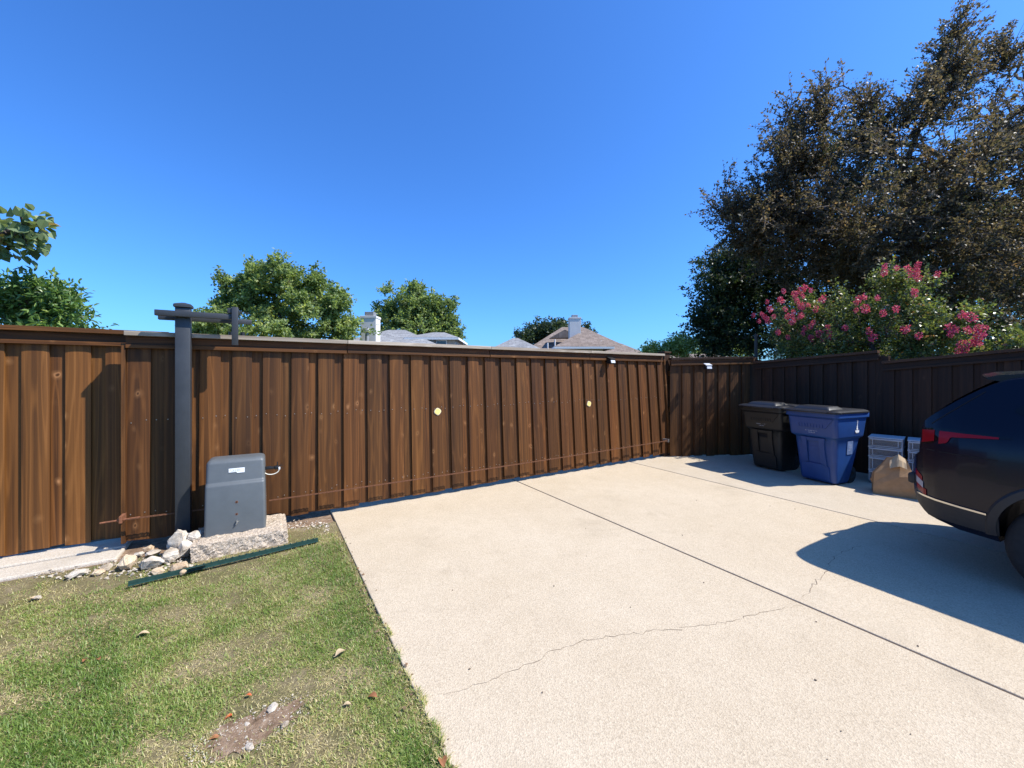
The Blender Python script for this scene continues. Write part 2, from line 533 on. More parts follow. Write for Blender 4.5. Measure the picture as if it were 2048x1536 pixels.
# drive: dark joint bed with concrete slabs as pieces
drive = MB().box((0, 0, 0), (7.62, 9.6, 0.03)).build('driveway', MAT['joint_filler'], loc=P(4.42, 0.55, -0.048), rot=(0, 0, A))
tag(drive, 'pale tan concrete driveway in front of the gate', 'driveway', kind='structure')
def slab(g0, g1, d0, d1, mat):
    w, l = g1-g0, d1-d0
    b = MB().box((0, 0, -0.05), (w, l, 0.1), ch=0.006)
    o = b.build('slab', mat, drive)
    o.location = ((g0+g1)/2-4.42, (d0+d1)/2-0.55, 0.048)
    return o
JW = 0.009
slabs = [slab(DRIVE_G0, J1-JW, -4.2, 5.32, MAT['drive_concrete']),
         slab(J1+JW, J2-JW, -4.2, 5.32, MAT['drive_concrete']),
         slab(J2+JW, FENCE_G+0.02, -4.2, 5.32, MAT['brushed_concrete'])]
def ribbon(pxs, wid, mat, name, parent, seed, z=0.0016):
    rg = random.Random(seed)
    P0 = [gnd(x, y) for x, y in pxs]
    pts = []
    for a, b in zip(P0[:-1], P0[1:]):
        k = max(2, int((b-a).length/0.035))
        for i in range(k):
            q = a.lerp(b, i/k)
            pts.append(q + Vector((rg.gauss(0, .009), rg.gauss(0, .009), 0)))
    pts.append(P0[-1])
    vs_, fs = [], []
    for i, q in enumerate(pts):
        tdir = (pts[min(i+1, len(pts)-1)] - pts[max(i-1, 0)]).normalized()
        nn = Vector((-tdir.y, tdir.x, 0))
        w = wid*rg.uniform(.15, 1.0)*min(1.0, 0.35 + 4*min(i, len(pts)-1-i)/len(pts))
        vs_ += [q + nn*w + Vector((0, 0, z)), q - nn*w + Vector((0, 0, z))]
    for i in range(len(pts)-1):
        fs.append((2*i, 2*i+2, 2*i+3, 2*i+1))
    o = MB().add(vs_, fs).build(name, mat)
    o.parent = parent
    o.matrix_parent_inverse = (parent.parent.matrix_local @ parent.matrix_local).inverted() if parent.parent else parent.matrix_local.inverted()
    return o
bpy.context.view_layer.update()
ribbon([(885, 1394), (1000, 1352), (1060, 1325), (1120, 1298), (1200, 1272), (1300, 1263), (1390, 1253), (1440, 1248), (1500, 1232), (1570, 1214), (1604, 1211)], .0021, MAT['crack_dark'], 'crack', slabs[0], 3)
ribbon([(1604, 1196), (1622, 1178), (1634, 1160), (1650, 1148), (1653, 1134), (1672, 1112), (1720, 1090)], .0030, MAT['crack_dark'], 'crack', slabs[1], 4)

# raised concrete strip under the left-hand fence
st = MB()
st.box((0, 0.17, -0.05), (3.1, 0.28, 0.135), ch=.012)
st.box((0.05, -0.10, -0.07), (3.0, 0.25, 0.145), ch=.015)
so_ = st.build('concrete_strip', MAT['strip_concrete'], loc=P(-2.66, 4.95, 0.0), rot=(0, 0, A))
tag(so_, 'pale raised concrete footing strip under the left fence', 'footing', kind='structure')

# lawn sheet with shallow undulation
def wob(x, y, s=0):
    return (math.sin(x*2.1+1.3+s)*math.sin(y*1.7+s) + .6*math.sin(x*4.3+y*3.1+s*2) + .4*math.sin(x*7.9-y*6.4+s))
def lawn_z(g, d):
    return -0.011 + 0.005*wob(g, d)
gs = np.arange(-9, DRIVE_G0-0.004, .12); gs = np.append(gs, DRIVE_G0-0.004)
ds = np.arange(-4.2, 4.72, .12)
vs_ = [P(g, d, lawn_z(g, d)) for d in ds for g in gs]
W = len(gs)
fs = [(j*W+i, j*W+i+1, (j+1)*W+i+1, (j+1)*W+i) for j in range(len(ds)-1) for i in range(W-1)]
tag(MB().add(vs_, fs).build('lawn', MAT['lawn_soil'], smooth=80), 'patchy green and straw coloured lawn left of the drive', 'lawn', kind='structure')
# soil under and behind the gate, beside the drive
fs_ = MB().box((0, 0, 0), (9.6, 1.2, 0.05)).build('soil_bed', MAT['bare_soil'], loc=P(-4.17, 5.24, -0.050), rot=(0, 0, A))
tag(fs_, 'bare soil under the left fence and gate end', 'soil', kind='structure')

# ================================================================== FENCES
def board_mesh(w, h, t, cup, rr, round_top=False):
    nx = 6
    sec = []
    for i in range(nx):
        u = -1 + 2*i/(nx-1)
        y = -t/2 - cup*(1-u*u) + (0.0035 if i in (0, nx-1) else 0)
        sec.append((u*w/2, y))
    sec += [(w/2, t/2), (-w/2, t/2)]
    k = len(sec)
    tilt = rr.uniform(-.006, .006)
    vs_ = [(x, y, -h + tilt*x/w) for x, y in sec] + [(x + rr.uniform(-.001, .001), y, 0) for x, y in sec]
    fs = [tuple(reversed(range(k))), tuple(range(k, 2*k))]
    for i in range(k):
        j = (i+1) % k
        fs.append((i, j, j+k, i+k))
    return MB().add(vs_, fs).mesh('board', MAT['stained_wood'], 50)
def tone(rr, lo=.78, hi=1.12, warm=0.0):
    k = rr.uniform(lo, hi)
    return (k*(1+warm+rr.uniform(-.03, .05)), k, k*(1-warm+rr.uniform(-.06, .04)), 1)

def fence_run(root, L, z0, z1, period, mat, capmat, rr, first=0.0, ww=.166, wr=.15, bottom=.03, lo=.8, hi=1.1, warm=0,
              lean=lambda s: 0.0, s0=0.0, cap_pieces=1, rails=True, dull=1.0, cap_over=.075, tonefn=None, nails=True, capdark=1.0):
    """boards, fascia, lip and cap along local x from 0..L; face of proud boards at y=0; tops at height z0..z1"""
    zt = lambda s: z0 + (z1-z0)*s/L
    pm = [board_mesh(ww, 1.0, .018, rr.uniform(-.002, .004), rr) for _ in range(4)]
    rm = [board_mesh(wr, 1.0, .018, rr.uniform(-.002, .003), rr) for _ in range(4)]
    for mm in pm+rm:
        mm.materials[0] = mat
    s = first
    def put(me, sc_, y, s_mid, bot):
        h = zt(s_mid) - .045 - bot
        o = place('board', me, root, (sc_, y, zt(s_mid)-.045), (0, lean(s_mid), rr.uniform(-.012, .012)), (1, 1, h))
        c = tone(rr, lo, hi, warm)
        k = tonefn(s_mid) if tonefn else (1, 1, 1)
        o.color = (c[0]*k[0], c[1]*k[1], c[2]*k[2], 1)
        return o
    while s < L + .01:
        sm = s + ww/2
        if sm + ww/2 < L + .03:
            put(rr.choice(pm), sm, .009, sm, bottom + rr.uniform(-.012, .012))
        sr = s + ww + (period-ww)/2
        if sr + .04 < L:
            put(rr.choice(rm), sr, .037, sr, bottom + rr.uniform(-.012, .012))
        s += period
    tilt = -math.atan2(z1-z0, L)
    tm = MAT['stained_trim'] if mat == MAT['stained_wood'] else MAT['dark_trim']
    def bar(name, s_a, s_b, y0, y1, za, zb, mt, ch=.002, col=None):
        l = s_b-s_a
        b = MB().box((0, 0, 0), (l, y1-y0, zb-za), ch=ch)
        o = b.build(name, mt, root, ((s_a+s_b)/2, (y0+y1)/2, zt((s_a+s_b)/2) + (za+zb)/2), (0, tilt, 0))
        o.color = col or tone(rr, .85, 1.05)
        return o
    step = L/cap_pieces
    for i in range(cap_pieces):
        a_, b_ = i*step + (.003 if i else 0), (i+1)*step - .003
        o = bar('cap_board', a_, b_, -cap_over + rr.uniform(-.003, .003), .075, -.040, 0, capmat)
        k = rr.uniform(.9, 1.08)*capdark
        o.color = (k, k, k, 1)
        bar('fascia_board', a_, b_, -.020, -.0015, -.132, -.043, tm, col=(.62, .58, .56, 1))  # tinted darker: shade under the cap painted into the fascia colour
        bar('trim_strip', a_+.002, b_-.002, -.036, -.0215, -.150 + rr.uniform(-.002, .002), -.118, tm)
    if rails:
        for zz in (-.30, -1.0, -1.68):
            bar('rail', 0, L, .049, .089, zz-.045, zz+.045, tm)
    return zt

# ---- sliding gate
rr = random.Random(11)
GATE_G0 = -1.094
GATE_L = 7.53
gate = empty('sliding_gate', P(GATE_G0, GATE_D, 0), A)
tag(gate, 'long brown stained board-on-board sliding gate across the driveway', 'gate')
def gate_lean(s):
    s_ = s + GATE_G0 - .716
    return -0.0165*max(0.0, s_)*1.0 + (0.004*min(0, s_))*-1
def gate_tone(s):
    k = .93 - .022*max(0, s-1.0)
    return (k, k*(1-.008*max(0, s-1)), k*(1-.012*max(0, s-1)))
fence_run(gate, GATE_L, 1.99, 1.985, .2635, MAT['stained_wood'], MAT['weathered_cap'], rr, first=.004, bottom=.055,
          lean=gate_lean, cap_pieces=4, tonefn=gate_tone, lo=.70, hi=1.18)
# end stiles, chain brackets, chain, nails
for s_, nm in ((-.016, 'end_stile'), (GATE_L+.05, 'end_stile')):
    o = MB().box((0, 0, 0), (.03, .11, 1.82), ch=.003).build(nm, MAT['stained_wood'], gate, (s_ + (0.09 if s_ > 1 else 0), .03, .06+.91), (0, gate_lean(s_) if s_ > 1 else 0, 0))
    o.color = (.9, .9, .9, 1)
nl = MB()
for k in range(29):
    for off in (.03, .135, .20):
        for zz in (1.16, .30):
            s_ = .004 + .2635*k + off + rr.uniform(-.008, .008)
            dz = rr.uniform(-.02, .02)
            ln = -gate_lean(s_)*(1.9-zz)*1.0
            if s_ > GATE_L-.1: continue
            nl.box((s_+ln*1.0, -.0015 if off < .17 else .0185, zz+dz), (.007, .004, .007))
o = nl.build('nail_heads', MAT['steel'], gate); o['kind'] = 'stuff'
# the drive chain, real links, sagging between the operator and the brackets
def chain(p0, p1, sag, parent, name):
    mb = MB()
    L_ = (Vector(p1)-Vector(p0)).length
    k = int(L_/.021)
    q = []
    for i in range(k+1):
        u = i/k
        v_ = Vector(p0).lerp(Vector(p1), u); v_.z -= sag*4*u*(1-u)
        q.append(v_)
    for i in range(k):
        a_, b_ = q[i], q[i+1]
        t_ = (b_-a_).normalized()
        rot = t_.to_track_quat('X', 'Z').to_matrix()
        c_ = (a_+b_)/2
        wdt = .010 if i % 2 else .016
        for sgn in (-1, 1):
            mb.box(c_ + rot @ Vector((0, sgn*wdt*.5, 0)), (.023, .0025, .011), rot)
        mb.box(a_, (.007, .018, .007), rot)
    o = mb.build(name, MAT['rusty_chain'], parent)
    return o
gl = lambda g: g - GATE_G0
chain((gl(.02), -.105, .285), (gl(6.46), -.105, .335), .015, gate, 'chain')
chain((gl(-1.06), -.105, .300), (gl(-.47), -.105, .290), .0, gate, 'chain')
br = MB()
br.box((gl(-1.105), -.06, .305), (.022, .14, .062), ch=.004)
o = br.build('chain_bracket', MAT['rust'], gate)
bt = MB().tube([(gl(-1.24), -.105, .298), (gl(-.98), -.105, .303)], .008, 8)
bt.tube([(gl(-1.128), -.105, .3005), (gl(-1.117), -.105, .301)], .016, 6)
bt.build('threaded_rod', MAT['rust'], gate)
br = MB().box((gl(6.475), -.06, .335), (.02, .14, .06), ch=.004)
br.build('chain_bracket', MAT['steel'], gate)
# yellow reflectors
def reflector(s, z, rot, name='reflector'):
    poly = []
    for a in range(0, 360, 15):
        x_ = math.cos(R(a)); z_ = math.sin(R(a))
        k = 1/(abs(x_)**3.0 + abs(z_)**3.0)**(1/3.0)
        poly.append((x_*k*.043, z_*k*.043))
    for nm, sc_, y0, y1, mt in (('reflector', 1.0, -.004, 0, 'yellow_rim'), ('reflector_face', .86, -.007, -.0035, 'yellow_reflector')):
        b = MB().prism([(x*sc_, z*sc_) for x, z in poly], y0, y1)
        if nm == 'reflector':
            ro = b.build(nm, MAT[mt], gate, (s, -.004, z), (0, rot, 0))
        else:
            b.build(nm, MAT[mt], ro)
# reflectors placed on boards
def s_on_gate(px, d):
    x_ = (px-1024)/F
    Y = d/(-GY*x_ + GX)
    g = x_*Y*GX + Y*GY
    return g, Y
for px, py, rt in ((875, 823, R(38)), (1177.5, 807.5, R(20))):
    g, Y = s_on_gate(px, GATE_D)
    reflector(gl(g), CAMH - (py-HZ)/F*Y, rt)
# bottom frame tube and wheels behind the boards
fb = MB().box((GATE_L/2, .075, .10), (GATE_L-.1, .05, .06), ch=.004)
fb.build('bottom_frame', MAT['post_paint'], gate)

# ---- fixed fence behind the gate's left end
rr = random.Random(5)
LF_D = GATE_D + .24
lf_g0 = -1.554 - 13*.263
lf = empty('privacy_fence', P(lf_g0, LF_D, 0), A)
tag(lf, 'golden brown board-on-board fence on the concrete strip at far left', 'fence')
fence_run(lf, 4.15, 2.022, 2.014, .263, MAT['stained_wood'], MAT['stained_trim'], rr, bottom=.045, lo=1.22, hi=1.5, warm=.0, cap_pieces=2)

# ---- post at the gate's right end and the short fence to the corner
lp_ = P(6.615, 5.00, 0)
lp = empty('latch_post', lp_, A)
tag(lp, 'dark wooden post with flat cap where gate meets corner fence', 'post')
o = MB().box((0, 0, 1.0), (.17, .12, 2.0), ch=.004).build('post', MAT['dark_fence'], lp)
o = MB().box((0, 0, 2.02), (.20, .16, .035), ch=.006).build('post_cap', MAT['dark_trim'], lp)
cs0, cs1 = P(6.60, 4.86, 0), P(8.14, 4.14, 0)
rr = random.Random(21)
dv = cs1-cs0
cs = empty('corner_fence', cs0, math.atan2(dv.y, dv.x))
tag(cs, 'short dappled brown fence panel between gate and corner behind black bin', 'fence')
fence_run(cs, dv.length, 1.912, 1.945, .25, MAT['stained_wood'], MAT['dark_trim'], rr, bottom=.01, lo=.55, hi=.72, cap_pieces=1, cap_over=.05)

# ---- right-hand fence, in tilted panels stepping down at each post
rr = random.Random(31)
RF = [(4.12, 2.24, 1.845, 1.972), (2.20, .30, 1.797, 1.985), (.26, -1.7, 1.83, 1.98), (-1.74, -3.8, 1.85, 1.99)]
rf = empty('side_fence', P(FENCE_G, 4.12, 0), A - R(90))
tag(rf, 'dark shaded fence with stepped caps running along the right side', 'fence')
def side_panel(da, db, za, zb):
    s0 = 4.12-da; L = da-db
    sub = []
    before = set(o.name for o in rf.children)
    # fence_run works from local x=0: build, then shift
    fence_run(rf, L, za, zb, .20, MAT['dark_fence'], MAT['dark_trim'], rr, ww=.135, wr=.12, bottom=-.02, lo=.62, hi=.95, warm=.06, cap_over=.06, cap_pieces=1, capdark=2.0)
    for o in rf.children:
        if o.name not in before:
            o.location.x += s0
    p = MB().box((0, 0, 0), (.16, .12, 1.9), ch=.004).build('post', MAT['dark_fence'], rf, (s0-.02, .095, .93))
for q in RF:
    side_panel(*q)
o = MB().box((0, 0, 0), (.16, .16, .09), ch=.006).build('corner_post_cap', MAT['dark_fence'], rf, (-.06, .03, 1.885))
o.color = (2, 2, 2, 1)
# dark pole standing behind the corner
pp = ray(1512, 700, 8.15)
po = MB().tube([(0, 0, 0), (0, 0, 2.42)], .032, 10).build('pole', MAT['pole_dark'], loc=(pp.x, pp.y, 0), smooth=50)
tag(po, 'thin dark pole standing just behind the fence corner', 'pole')

# ---- solar lights on the fences
def solar_light(px, py, Y, rz, label, lit):
    p = ray(px, py, Y)
    e = empty('solar_light', p, rz)
    tag(e, label, 'light', 'small solar lights on the fences')
    MB().prism([(-.055, -.045), (.055, -.045), (.055, .035), (-.055, .035)], -.05, .04).build('housing', MAT['black_plastic'], e)
    q = MB().box((0, 0, 0), (.12, .105, .012), ch=.003)
    q.build('solar_panel', MAT['lamp_panel' if lit else 'black_plastic'], e, (0, -.012, .048), (R(22), 0, 0))
    MB().box((0, 0, 0), (.095, .012, .05), ch=.003).build('lens', MAT['lamp_panel'], e, (0, -.058, -.012), (R(-18), 0, 0))
g, Y = s_on_gate(1220, GATE_D-.06)
solar_light(1221, 722, Y, A, 'small black solar light under the gate cap', False)
solar_light(1415, 734, 7.52, math.atan2(dv.y, dv.x), 'small grey solar light on the short corner fence', True)

# ================================================================== STEEL GUIDE POST
gp = empty('guide_post', P(-.67, 4.80, 0), A)
tag(gp, 'tall dark grey steel post with roller guide arm in front of gate', 'post')
MB().box((0, 0, 1.10), (.112, .10, 2.24), ch=.006).build('post', MAT['post_paint'], gp, smooth=40)
c = MB()
for z_, h_ in ((2.205, .058), (2.232, .066)):
    pass
c.loft([rrect(.062, -.058, .058, .008, 2.222), rrect(.068, -.064, .064, .010, 2.226), rrect(.068, -.064, .064, .010, 2.248),
        rrect(.060, -.056, .056, .010, 2.256), rrect(.012, -.010, .010, .004, 2.272)], True, True)
c.build('post_cap', MAT['post_paint'], gp, smooth=35)
for y_, x0, x1, z_, h_, nm in ((-.080, -.19, .40, 2.155, .052, 'guide_arm'), (.085, -.195, .535, 2.133, .046, 'guide_arm')):
    MB().box(((x0+x1)/2, y_, z_), (x1-x0, .05, h_), ch=.004).build(nm, MAT['post_paint'], gp, smooth=40)
bk = MB()
bk.box((.405, -.118, 2.065), (.052, .024, .37), ch=.003)
bk.box((.370, -.03, 2.214), (.05, .17, .05), ch=.003)
bk.box((.405, .10, 2.236), (.05, .41, .024), ch=.003)
bk.box((.395, .30, 2.10), (.03, .03, .25), ch=.003)
bk.build('roller_bracket', MAT['post_paint'], gp, smooth=40)
rl = MB()
for x_ in (-.5, .5):
    rl.tube([(x_*.1, 0, 0), (x_*.1, 0, .05)], .02, 10)
rl.build('guide_roller', MAT['black_plastic'], gp, (.40, .235, 1.99), smooth=50)
MB().box((0, 0, 0), (.20, .19, .012), ch=.002).build('base_plate', MAT['post_paint'], gp, (0, 0, .004))

# ================================================================== FOOTING BLOCK AND GATE OPERATOR
def rough_block(name, cx, cy, hx, hy, h, seed, mat):
    rg = random.Random(seed)
    bm = bmesh.new()
    NX, NY, NZ = 44, 20, 11
    ids = {}
    def vert(i, j, k):
        if (i, j, k) not in ids: ids[(i, j, k)] = bm.verts.new((i/NX-.5, j/NY-.5, k/NZ-.5))
        return ids[(i, j, k)]
    for i in range(NX):
        for j in range(NY):
            bm.faces.new([vert(i, j, NZ), vert(i+1, j, NZ), vert(i+1, j+1, NZ), vert(i, j+1, NZ)])
    for k in range(NZ):
        for i in range(NX):
            bm.faces.new([vert(i, 0, k), vert(i+1, 0, k), vert(i+1, 0, k+1), vert(i, 0, k+1)])
            bm.faces.new([vert(i+1, NY, k), vert(i, NY, k), vert(i, NY, k+1), vert(i+1, NY, k+1)])
        for j in range(NY):
            bm.faces.new([vert(0, j+1, k), vert(0, j, k), vert(0, j, k+1), vert(0, j+1, k+1)])
            bm.faces.new([vert(NX, j, k), vert(NX, j+1, k), vert(NX, j+1, k+1), vert(NX, j, k+1)])
    for v in bm.verts:
        x, y, z = v.co
        nz = .6*wob(x*9+seed, z*2.2) + .5*wob(x*24, z*5.2, 2) + .5*rg.uniform(-1, 1)
        front = max(0, -y-.3)*2
        v.co = Vector((x*2*hx + .006*nz, y*2*hy - .016*front*nz*(1-abs(z)*.6) + .035*front*(z+.5), (z+.5)*h + .005*wob(x*7, y*7, 4) - (0.012 if z > .45 and abs(x) > .45 else 0)))
        v.co += Vector((rg.uniform(-1, 1), rg.uniform(-1, 1), rg.uniform(-1, 1)))*.0035
    me = bpy.data.meshes.new(name); bm.to_mesh(me); bm.free()
    me.materials.append(mat)
    return me
blk = place('footing_block', rough_block('footing_block', 0, 0, .36, .27, .155, 3, MAT['rough_concrete']), None, P(-.195, 4.57, -.03), (0, 0, A))
tag(blk, 'rough broken concrete block under the grey gate operator', 'block')

op = empty('gate_operator', P(-.245, 4.63, .122), A - R(1.5))
tag(op, 'dark grey plastic gate operator housing on the rough block beside the post', 'gate operator')
c = MB()
prof = [(0.0, .238, -.150, .150, .020), (.03, .237, -.150, .150, .022), (.44, .232, -.144, .148, .024), (.452, .231, -.139, .148, .026),
        (.462, .2315, -.127, .147, .028), (.470, .231, -.114, .147, .028), (.480, .2305, -.110, .147, .028),
        (.640, .2275, -.104, .143, .032), (.657, .224, -.097, .140, .034), (.672, .213, -.080, .128, .034), (.681, .195, -.050, .11, .03), (.684, .15, -.02, .08, .03)]
c.loft([rrect(hx, y0, y1, r, z, 5) for z, hx, y0, y1, r in prof])
c.build('housing', MAT['operator_plastic'], op, smooth=38)
def strokes(mb, x0, z0, w, h, nch, y, seed, thick=.0012):
    rg = random.Random(seed)
    cw = w/nch
    for i in range(nch):
        x = x0 + i*cw
        for k in range(rg.randint(2, 3)):
            if rg.random() < .55:
                mb.box((x + rg.uniform(.15, .7)*cw, y, z0 + h/2), (cw*.20, thick, h*rg.uniform(.7, 1)))
            else:
                mb.box((x + cw*.4, y, z0 + rg.choice((.1, .5, .9))*h), (cw*.62, thick, h*.2))
lab = empty('label_mount', (0, -.1045, .595), 0, op)
lab.rotation_euler = (R(-3.6), 0, 0)
bpy.data.objects.remove(lab)
lb = MB().box((0, 0, 0), (.125, .004, .036), ch=.0015)
lb.box((.031, 0, -.009), (.062, .0038, .036))
lo_ = lb.build('label', MAT['label_white'], op, (.005, -.1085, .575), (R(-2.2), 0, 0))
mb = MB(); strokes(mb, -.052, -.010, .085, .020, 7, -.0027, 5); mb.build('label_print', MAT['label_grey'], lo_)
for x_, z_ in ((.008, .285), (.008, .172)):
    ho = MB().tube([(0, .004, 0), (0, -.0012, 0)], .011, 14).build('rust_ring', MAT['rust'], op, (x_, -.1475, z_))
    MB().tube([(0, 0, 0), (0, -.0022, 0)], .006, 10).build('bolt_hole', MAT['black_hole'], ho, (0, -.0003, 0))
lk = MB().tube([(0, .004, .012), (0, -.02, .012)], .006, 8)
lk.tube([(0, -.016, .012), (0, -.018, -.012)], .0055, 8)
lk.tube([(0, -.017, 0), (.018, -.014, .010)], .003, 6)
lk.tube([(0, -.018, -.010), (-.008, -.020, -.018)], .004, 6)
lk.build('key_switch', MAT['steel'], op, (.010, -.148, .100), smooth=50)
# limit switch and cable at the side
ls = MB()
ls.box((.055, 0, 0), (.10, .035, .022), ch=.003)
ls.box((.03, 0, .014), (.06, .02, .008), ch=.002)
ls.box((.105, -.004, .0), (.035, .045, .034), ch=.004)
ls.tube([(.11, 0, .01), (.112, 0, .055)], .0045, 6)
ls.tube([(.12, -.01, .01), (.162, -.01, .018)], .003, 6)
ls.tube([(.12, .01, -.004), (.158, .012, -.016)], .003, 6)
ls.tube([(.12, .0, .002), (.150, .0, .034)], .0025, 6)
sw = ls.build('limit_switch', MAT['black_plastic'], op, (.222, -.02, .545), smooth=40)
MB().box((0, 0, 0), (.015, .03, .022), ch=.003).build('connector', MAT['label_white'], sw, (.128, -.022, -.008))
cb_ = [(.126 + .0*k, -.03, -.014) for k in range(1)]
for k in range(0, 13):
    a_ = R(-5 - 170*k/12)
    cb_.append((.062 + .064*math.cos(a_), -.03, -.018 + .042*math.sin(a_)))
MB().tube(cb_, .0042, 8).build('white_cable', MAT['white_wire'], sw, smooth=60)

# ================================================================== ROCKS
def rock_mesh(sx, sy, sz, seed, mat, npts=26):
    rg = random.Random(seed)
    bm = bmesh.new()
    for k in range(npts):
        u = rg.uniform(-1, 1); a_ = rg.uniform(0, 2*math.pi); r_ = math.sqrt(1-u*u)
        q = .82 + .18*rg.random()
        bm.verts.new((r_*math.cos(a_)*q*sx, r_*math.sin(a_)*q*sy, max(-.7, u)*q*sz))
    res = bmesh.ops.convex_hull(bm, input=bm.verts[:])
    for v in [v for v in bm.verts if not v.link_faces]: bm.verts.remove(v)
    bmesh.ops.triangulate(bm, faces=bm.faces[:])
    bmesh.ops.subdivide_edges(bm, edges=bm.edges[:], cuts=2, use_grid_fill=True)
    for v in bm.verts:
        v.co += Vector((rg.uniform(-1, 1), rg.uniform(-1, 1), rg.uniform(-1, 1)))*.055*min(sx, sy, sz)
    bmesh.ops.recalc_face_normals(bm, faces=bm.faces)
    zmin = min(v.co.z for v in bm.verts)
    for v in bm.verts: v.co.z -= zmin
    me = bpy.data.meshes.new('rock'); bm.to_mesh(me); bm.free()
    me.materials.append(mat)
    me.polygons.foreach_set('use_smooth', [True]*len(me.polygons))
    me.set_sharp_from_angle(angle=R(24))
    return me
ROCKS = [  # px, bottom py, width px, height px, z of its base, material, label, tilt, name
 (345, 1102, 46, 41, .050, 'white_rock', 'largest rounded white rock on top of the pile by the post', (0, .1, .3), 'rock'),
 (385, 1086, 34, 27, .085, 'white_rock', 'tilted white rock wedged between post and operator housing', (.2, -.35, .6), 'rock'),
 (343, 1103, 50, 14, .030, 'grey_rock', 'flat olive grey stone under the largest white rock', (.0, .1, .2), 'stone'),
 (245, 1140, 38, 31, .0, 'tan_rock', 'round buff rock at the left of the white rubble', (0, 0, .5), 'rock'),
 (292, 1139, 50, 26, .0, 'white_rock', 'wedge shaped bright white rock beside the round buff rock', (.1, .15, .2), 'rock'),
 (327, 1128, 46, 32, .0, 'white_rock', 'broken white rock in the middle of the pile', (-.2, .1, .9), 'rock'),
 (362, 1118, 34, 42, .0, 'white_rock', 'upright white rock leaning on the concrete block', (.1, .2, 1.4), 'rock'),
 (310, 1150, 30, 15, .0, 'tan_rock', 'low buff stone behind the end of the green stake', (0, 0, .3), 'stone'),
 (352, 1143, 40, 17, .0, 'tan_rock', 'flat tan stone behind the stake plate', (0, .1, .7), 'stone'),
 (206, 1142, 28, 14, .0, 'white_rock', 'small pale stone left of the round buff rock', (0, 0, .1), 'stone'),
 (143, 1156, 44, 13, .0, 'white_rock', 'long flat pale stone in front of the concrete strip', (0, 0, .5), 'stone'),
 (190, 1150, 26, 11, .0, 'tan_rock', 'low yellowish stone between two pale stones by the strip', (0, 0, .9), 'stone'),
 (291, 1103, 24, 12, .0, 'tan_rock', 'small yellow stone against the foot of the gate board', (0, 0, .4), 'stone'),
 (371, 1079, 16, 16, .095, 'tan_rock', 'little buff stone between the two top rocks', (0, .2, .4), 'stone'),
 (66, 1284/1.0, 22, 8, .0, 'white_rock', 'small chalky stone lying in the lawn near left edge', (0, 0, .4), 'stone'),
 (300, 1113, 34, 12, .0, 'white_rock', 'low white chunk behind the wedge shaped rock', (0, .1, 1.), 'stone'),
 (273, 1113, 22, 10, .0, 'white_rock', 'tiny white stone at the end of the concrete strip', (0, .0, 2.), 'stone'),
 (362, 1150, 16, 12, .01, 'tan_rock', 'little tan pebble perched on the stake plate', (0, .2, .4), 'stone'),
]
for i, (px, py, w, h, z, mt, lab_, tl, nm) in enumerate(ROCKS):
    if i == 14: py = 1200; px = 68
    p = gnd(px, py, z)
    k = p.y/F
    me = rock_mesh(w*k*.44, w*k*.40, max(h*k*.58, .012), 40+i, MAT[mt])
    p.z = z - .008
    p += Vector((0, w*k*.25, 0))
    o = place(nm, me, None, p, (tl[0]*.5, tl[1]*.5, tl[2]))
    tag(o, lab_, nm, 'rocks heaped by the gate post' if i not in (14,) else None)
# rubble chips round the rocks
rg = random.Random(9)
mb = MB()
for k in range(420):
    px, py = rg.choice([(rg.uniform(195, 400), rg.gauss(1128, 10)), (rg.uniform(60, 330), rg.gauss(1150, 5)), (rg.uniform(560, 660), rg.gauss(1052, 5))])
    q = gnd(px, max(py, 1040), -.012)
    s_ = rg.uniform(.004, .016)
    bm = bmesh.new()
    pts = [q + Vector((rg.uniform(-1, 1)*s_, rg.uniform(-1, 1)*s_, rg.uniform(.0, 1.4)*s_)) for _ in range(7)]
    for p_ in pts: bm.verts.new(p_)
    bmesh.ops.convex_hull(bm, input=bm.verts[:])
    for v in [v for v in bm.verts if not v.link_faces]: bm.verts.remove(v)
    bm.verts.index_update()
    mb.add([v.co for v in bm.verts], [tuple(v.index for v in f.verts) for f in bm.faces])
    bm.free()
tag(mb.build('gravel', MAT['white_rock']), 'scattered pale stone chips among the rocks', 'gravel', kind='stuff')

# ================================================================== GREEN STEEL STAKE
a_, b_ = gnd(256, 1170, .02), gnd(636, 1081, .02)
tv = b_-a_
ts = empty('steel_stake', (a_.x, a_.y, .0), math.atan2(tv.y, tv.x))
tag(ts, 'green painted steel fence stake lying on the grass by the block', 'stake')
L_ = tv.length
tb = MB()
tb.box((L_/2, 0, .016), (L_, .034, .005), ch=.001)
tb.box((L_/2, 0, .033), (L_, .005, .030), ch=.001)
tb.build('bar', MAT['green_steel'], ts)
sm_ = MB().box((0, 0, 0), (.010, .012, .008), ch=.002).mesh('stud', MAT['green_steel'])
for k in range(19):
    place('stud', sm_, ts, (.40 + k*.048, 0, .050))
pl = MB().prism([(-.05, -.065), (.05, -.065), (.065, 0), (.05, .065), (-.05, .065)], -.002, .002)
pl.build('anchor_plate', MAT['green_steel'], ts, (.40, 0, .030), (R(62), 0, 0))
c = MB().box((0, 0, 0), (.30, .022, .006), ch=.001)
o = c.build('flat_strip', MAT['dull_strip'], loc=gnd(322, 1152, .008) + Vector((0, 0, .0)), rot=(0, 0, math.atan2(tv.y, tv.x)-.05))
tag(o, 'thin dull metal strip lying behind the left end of the stake', 'metal strip')

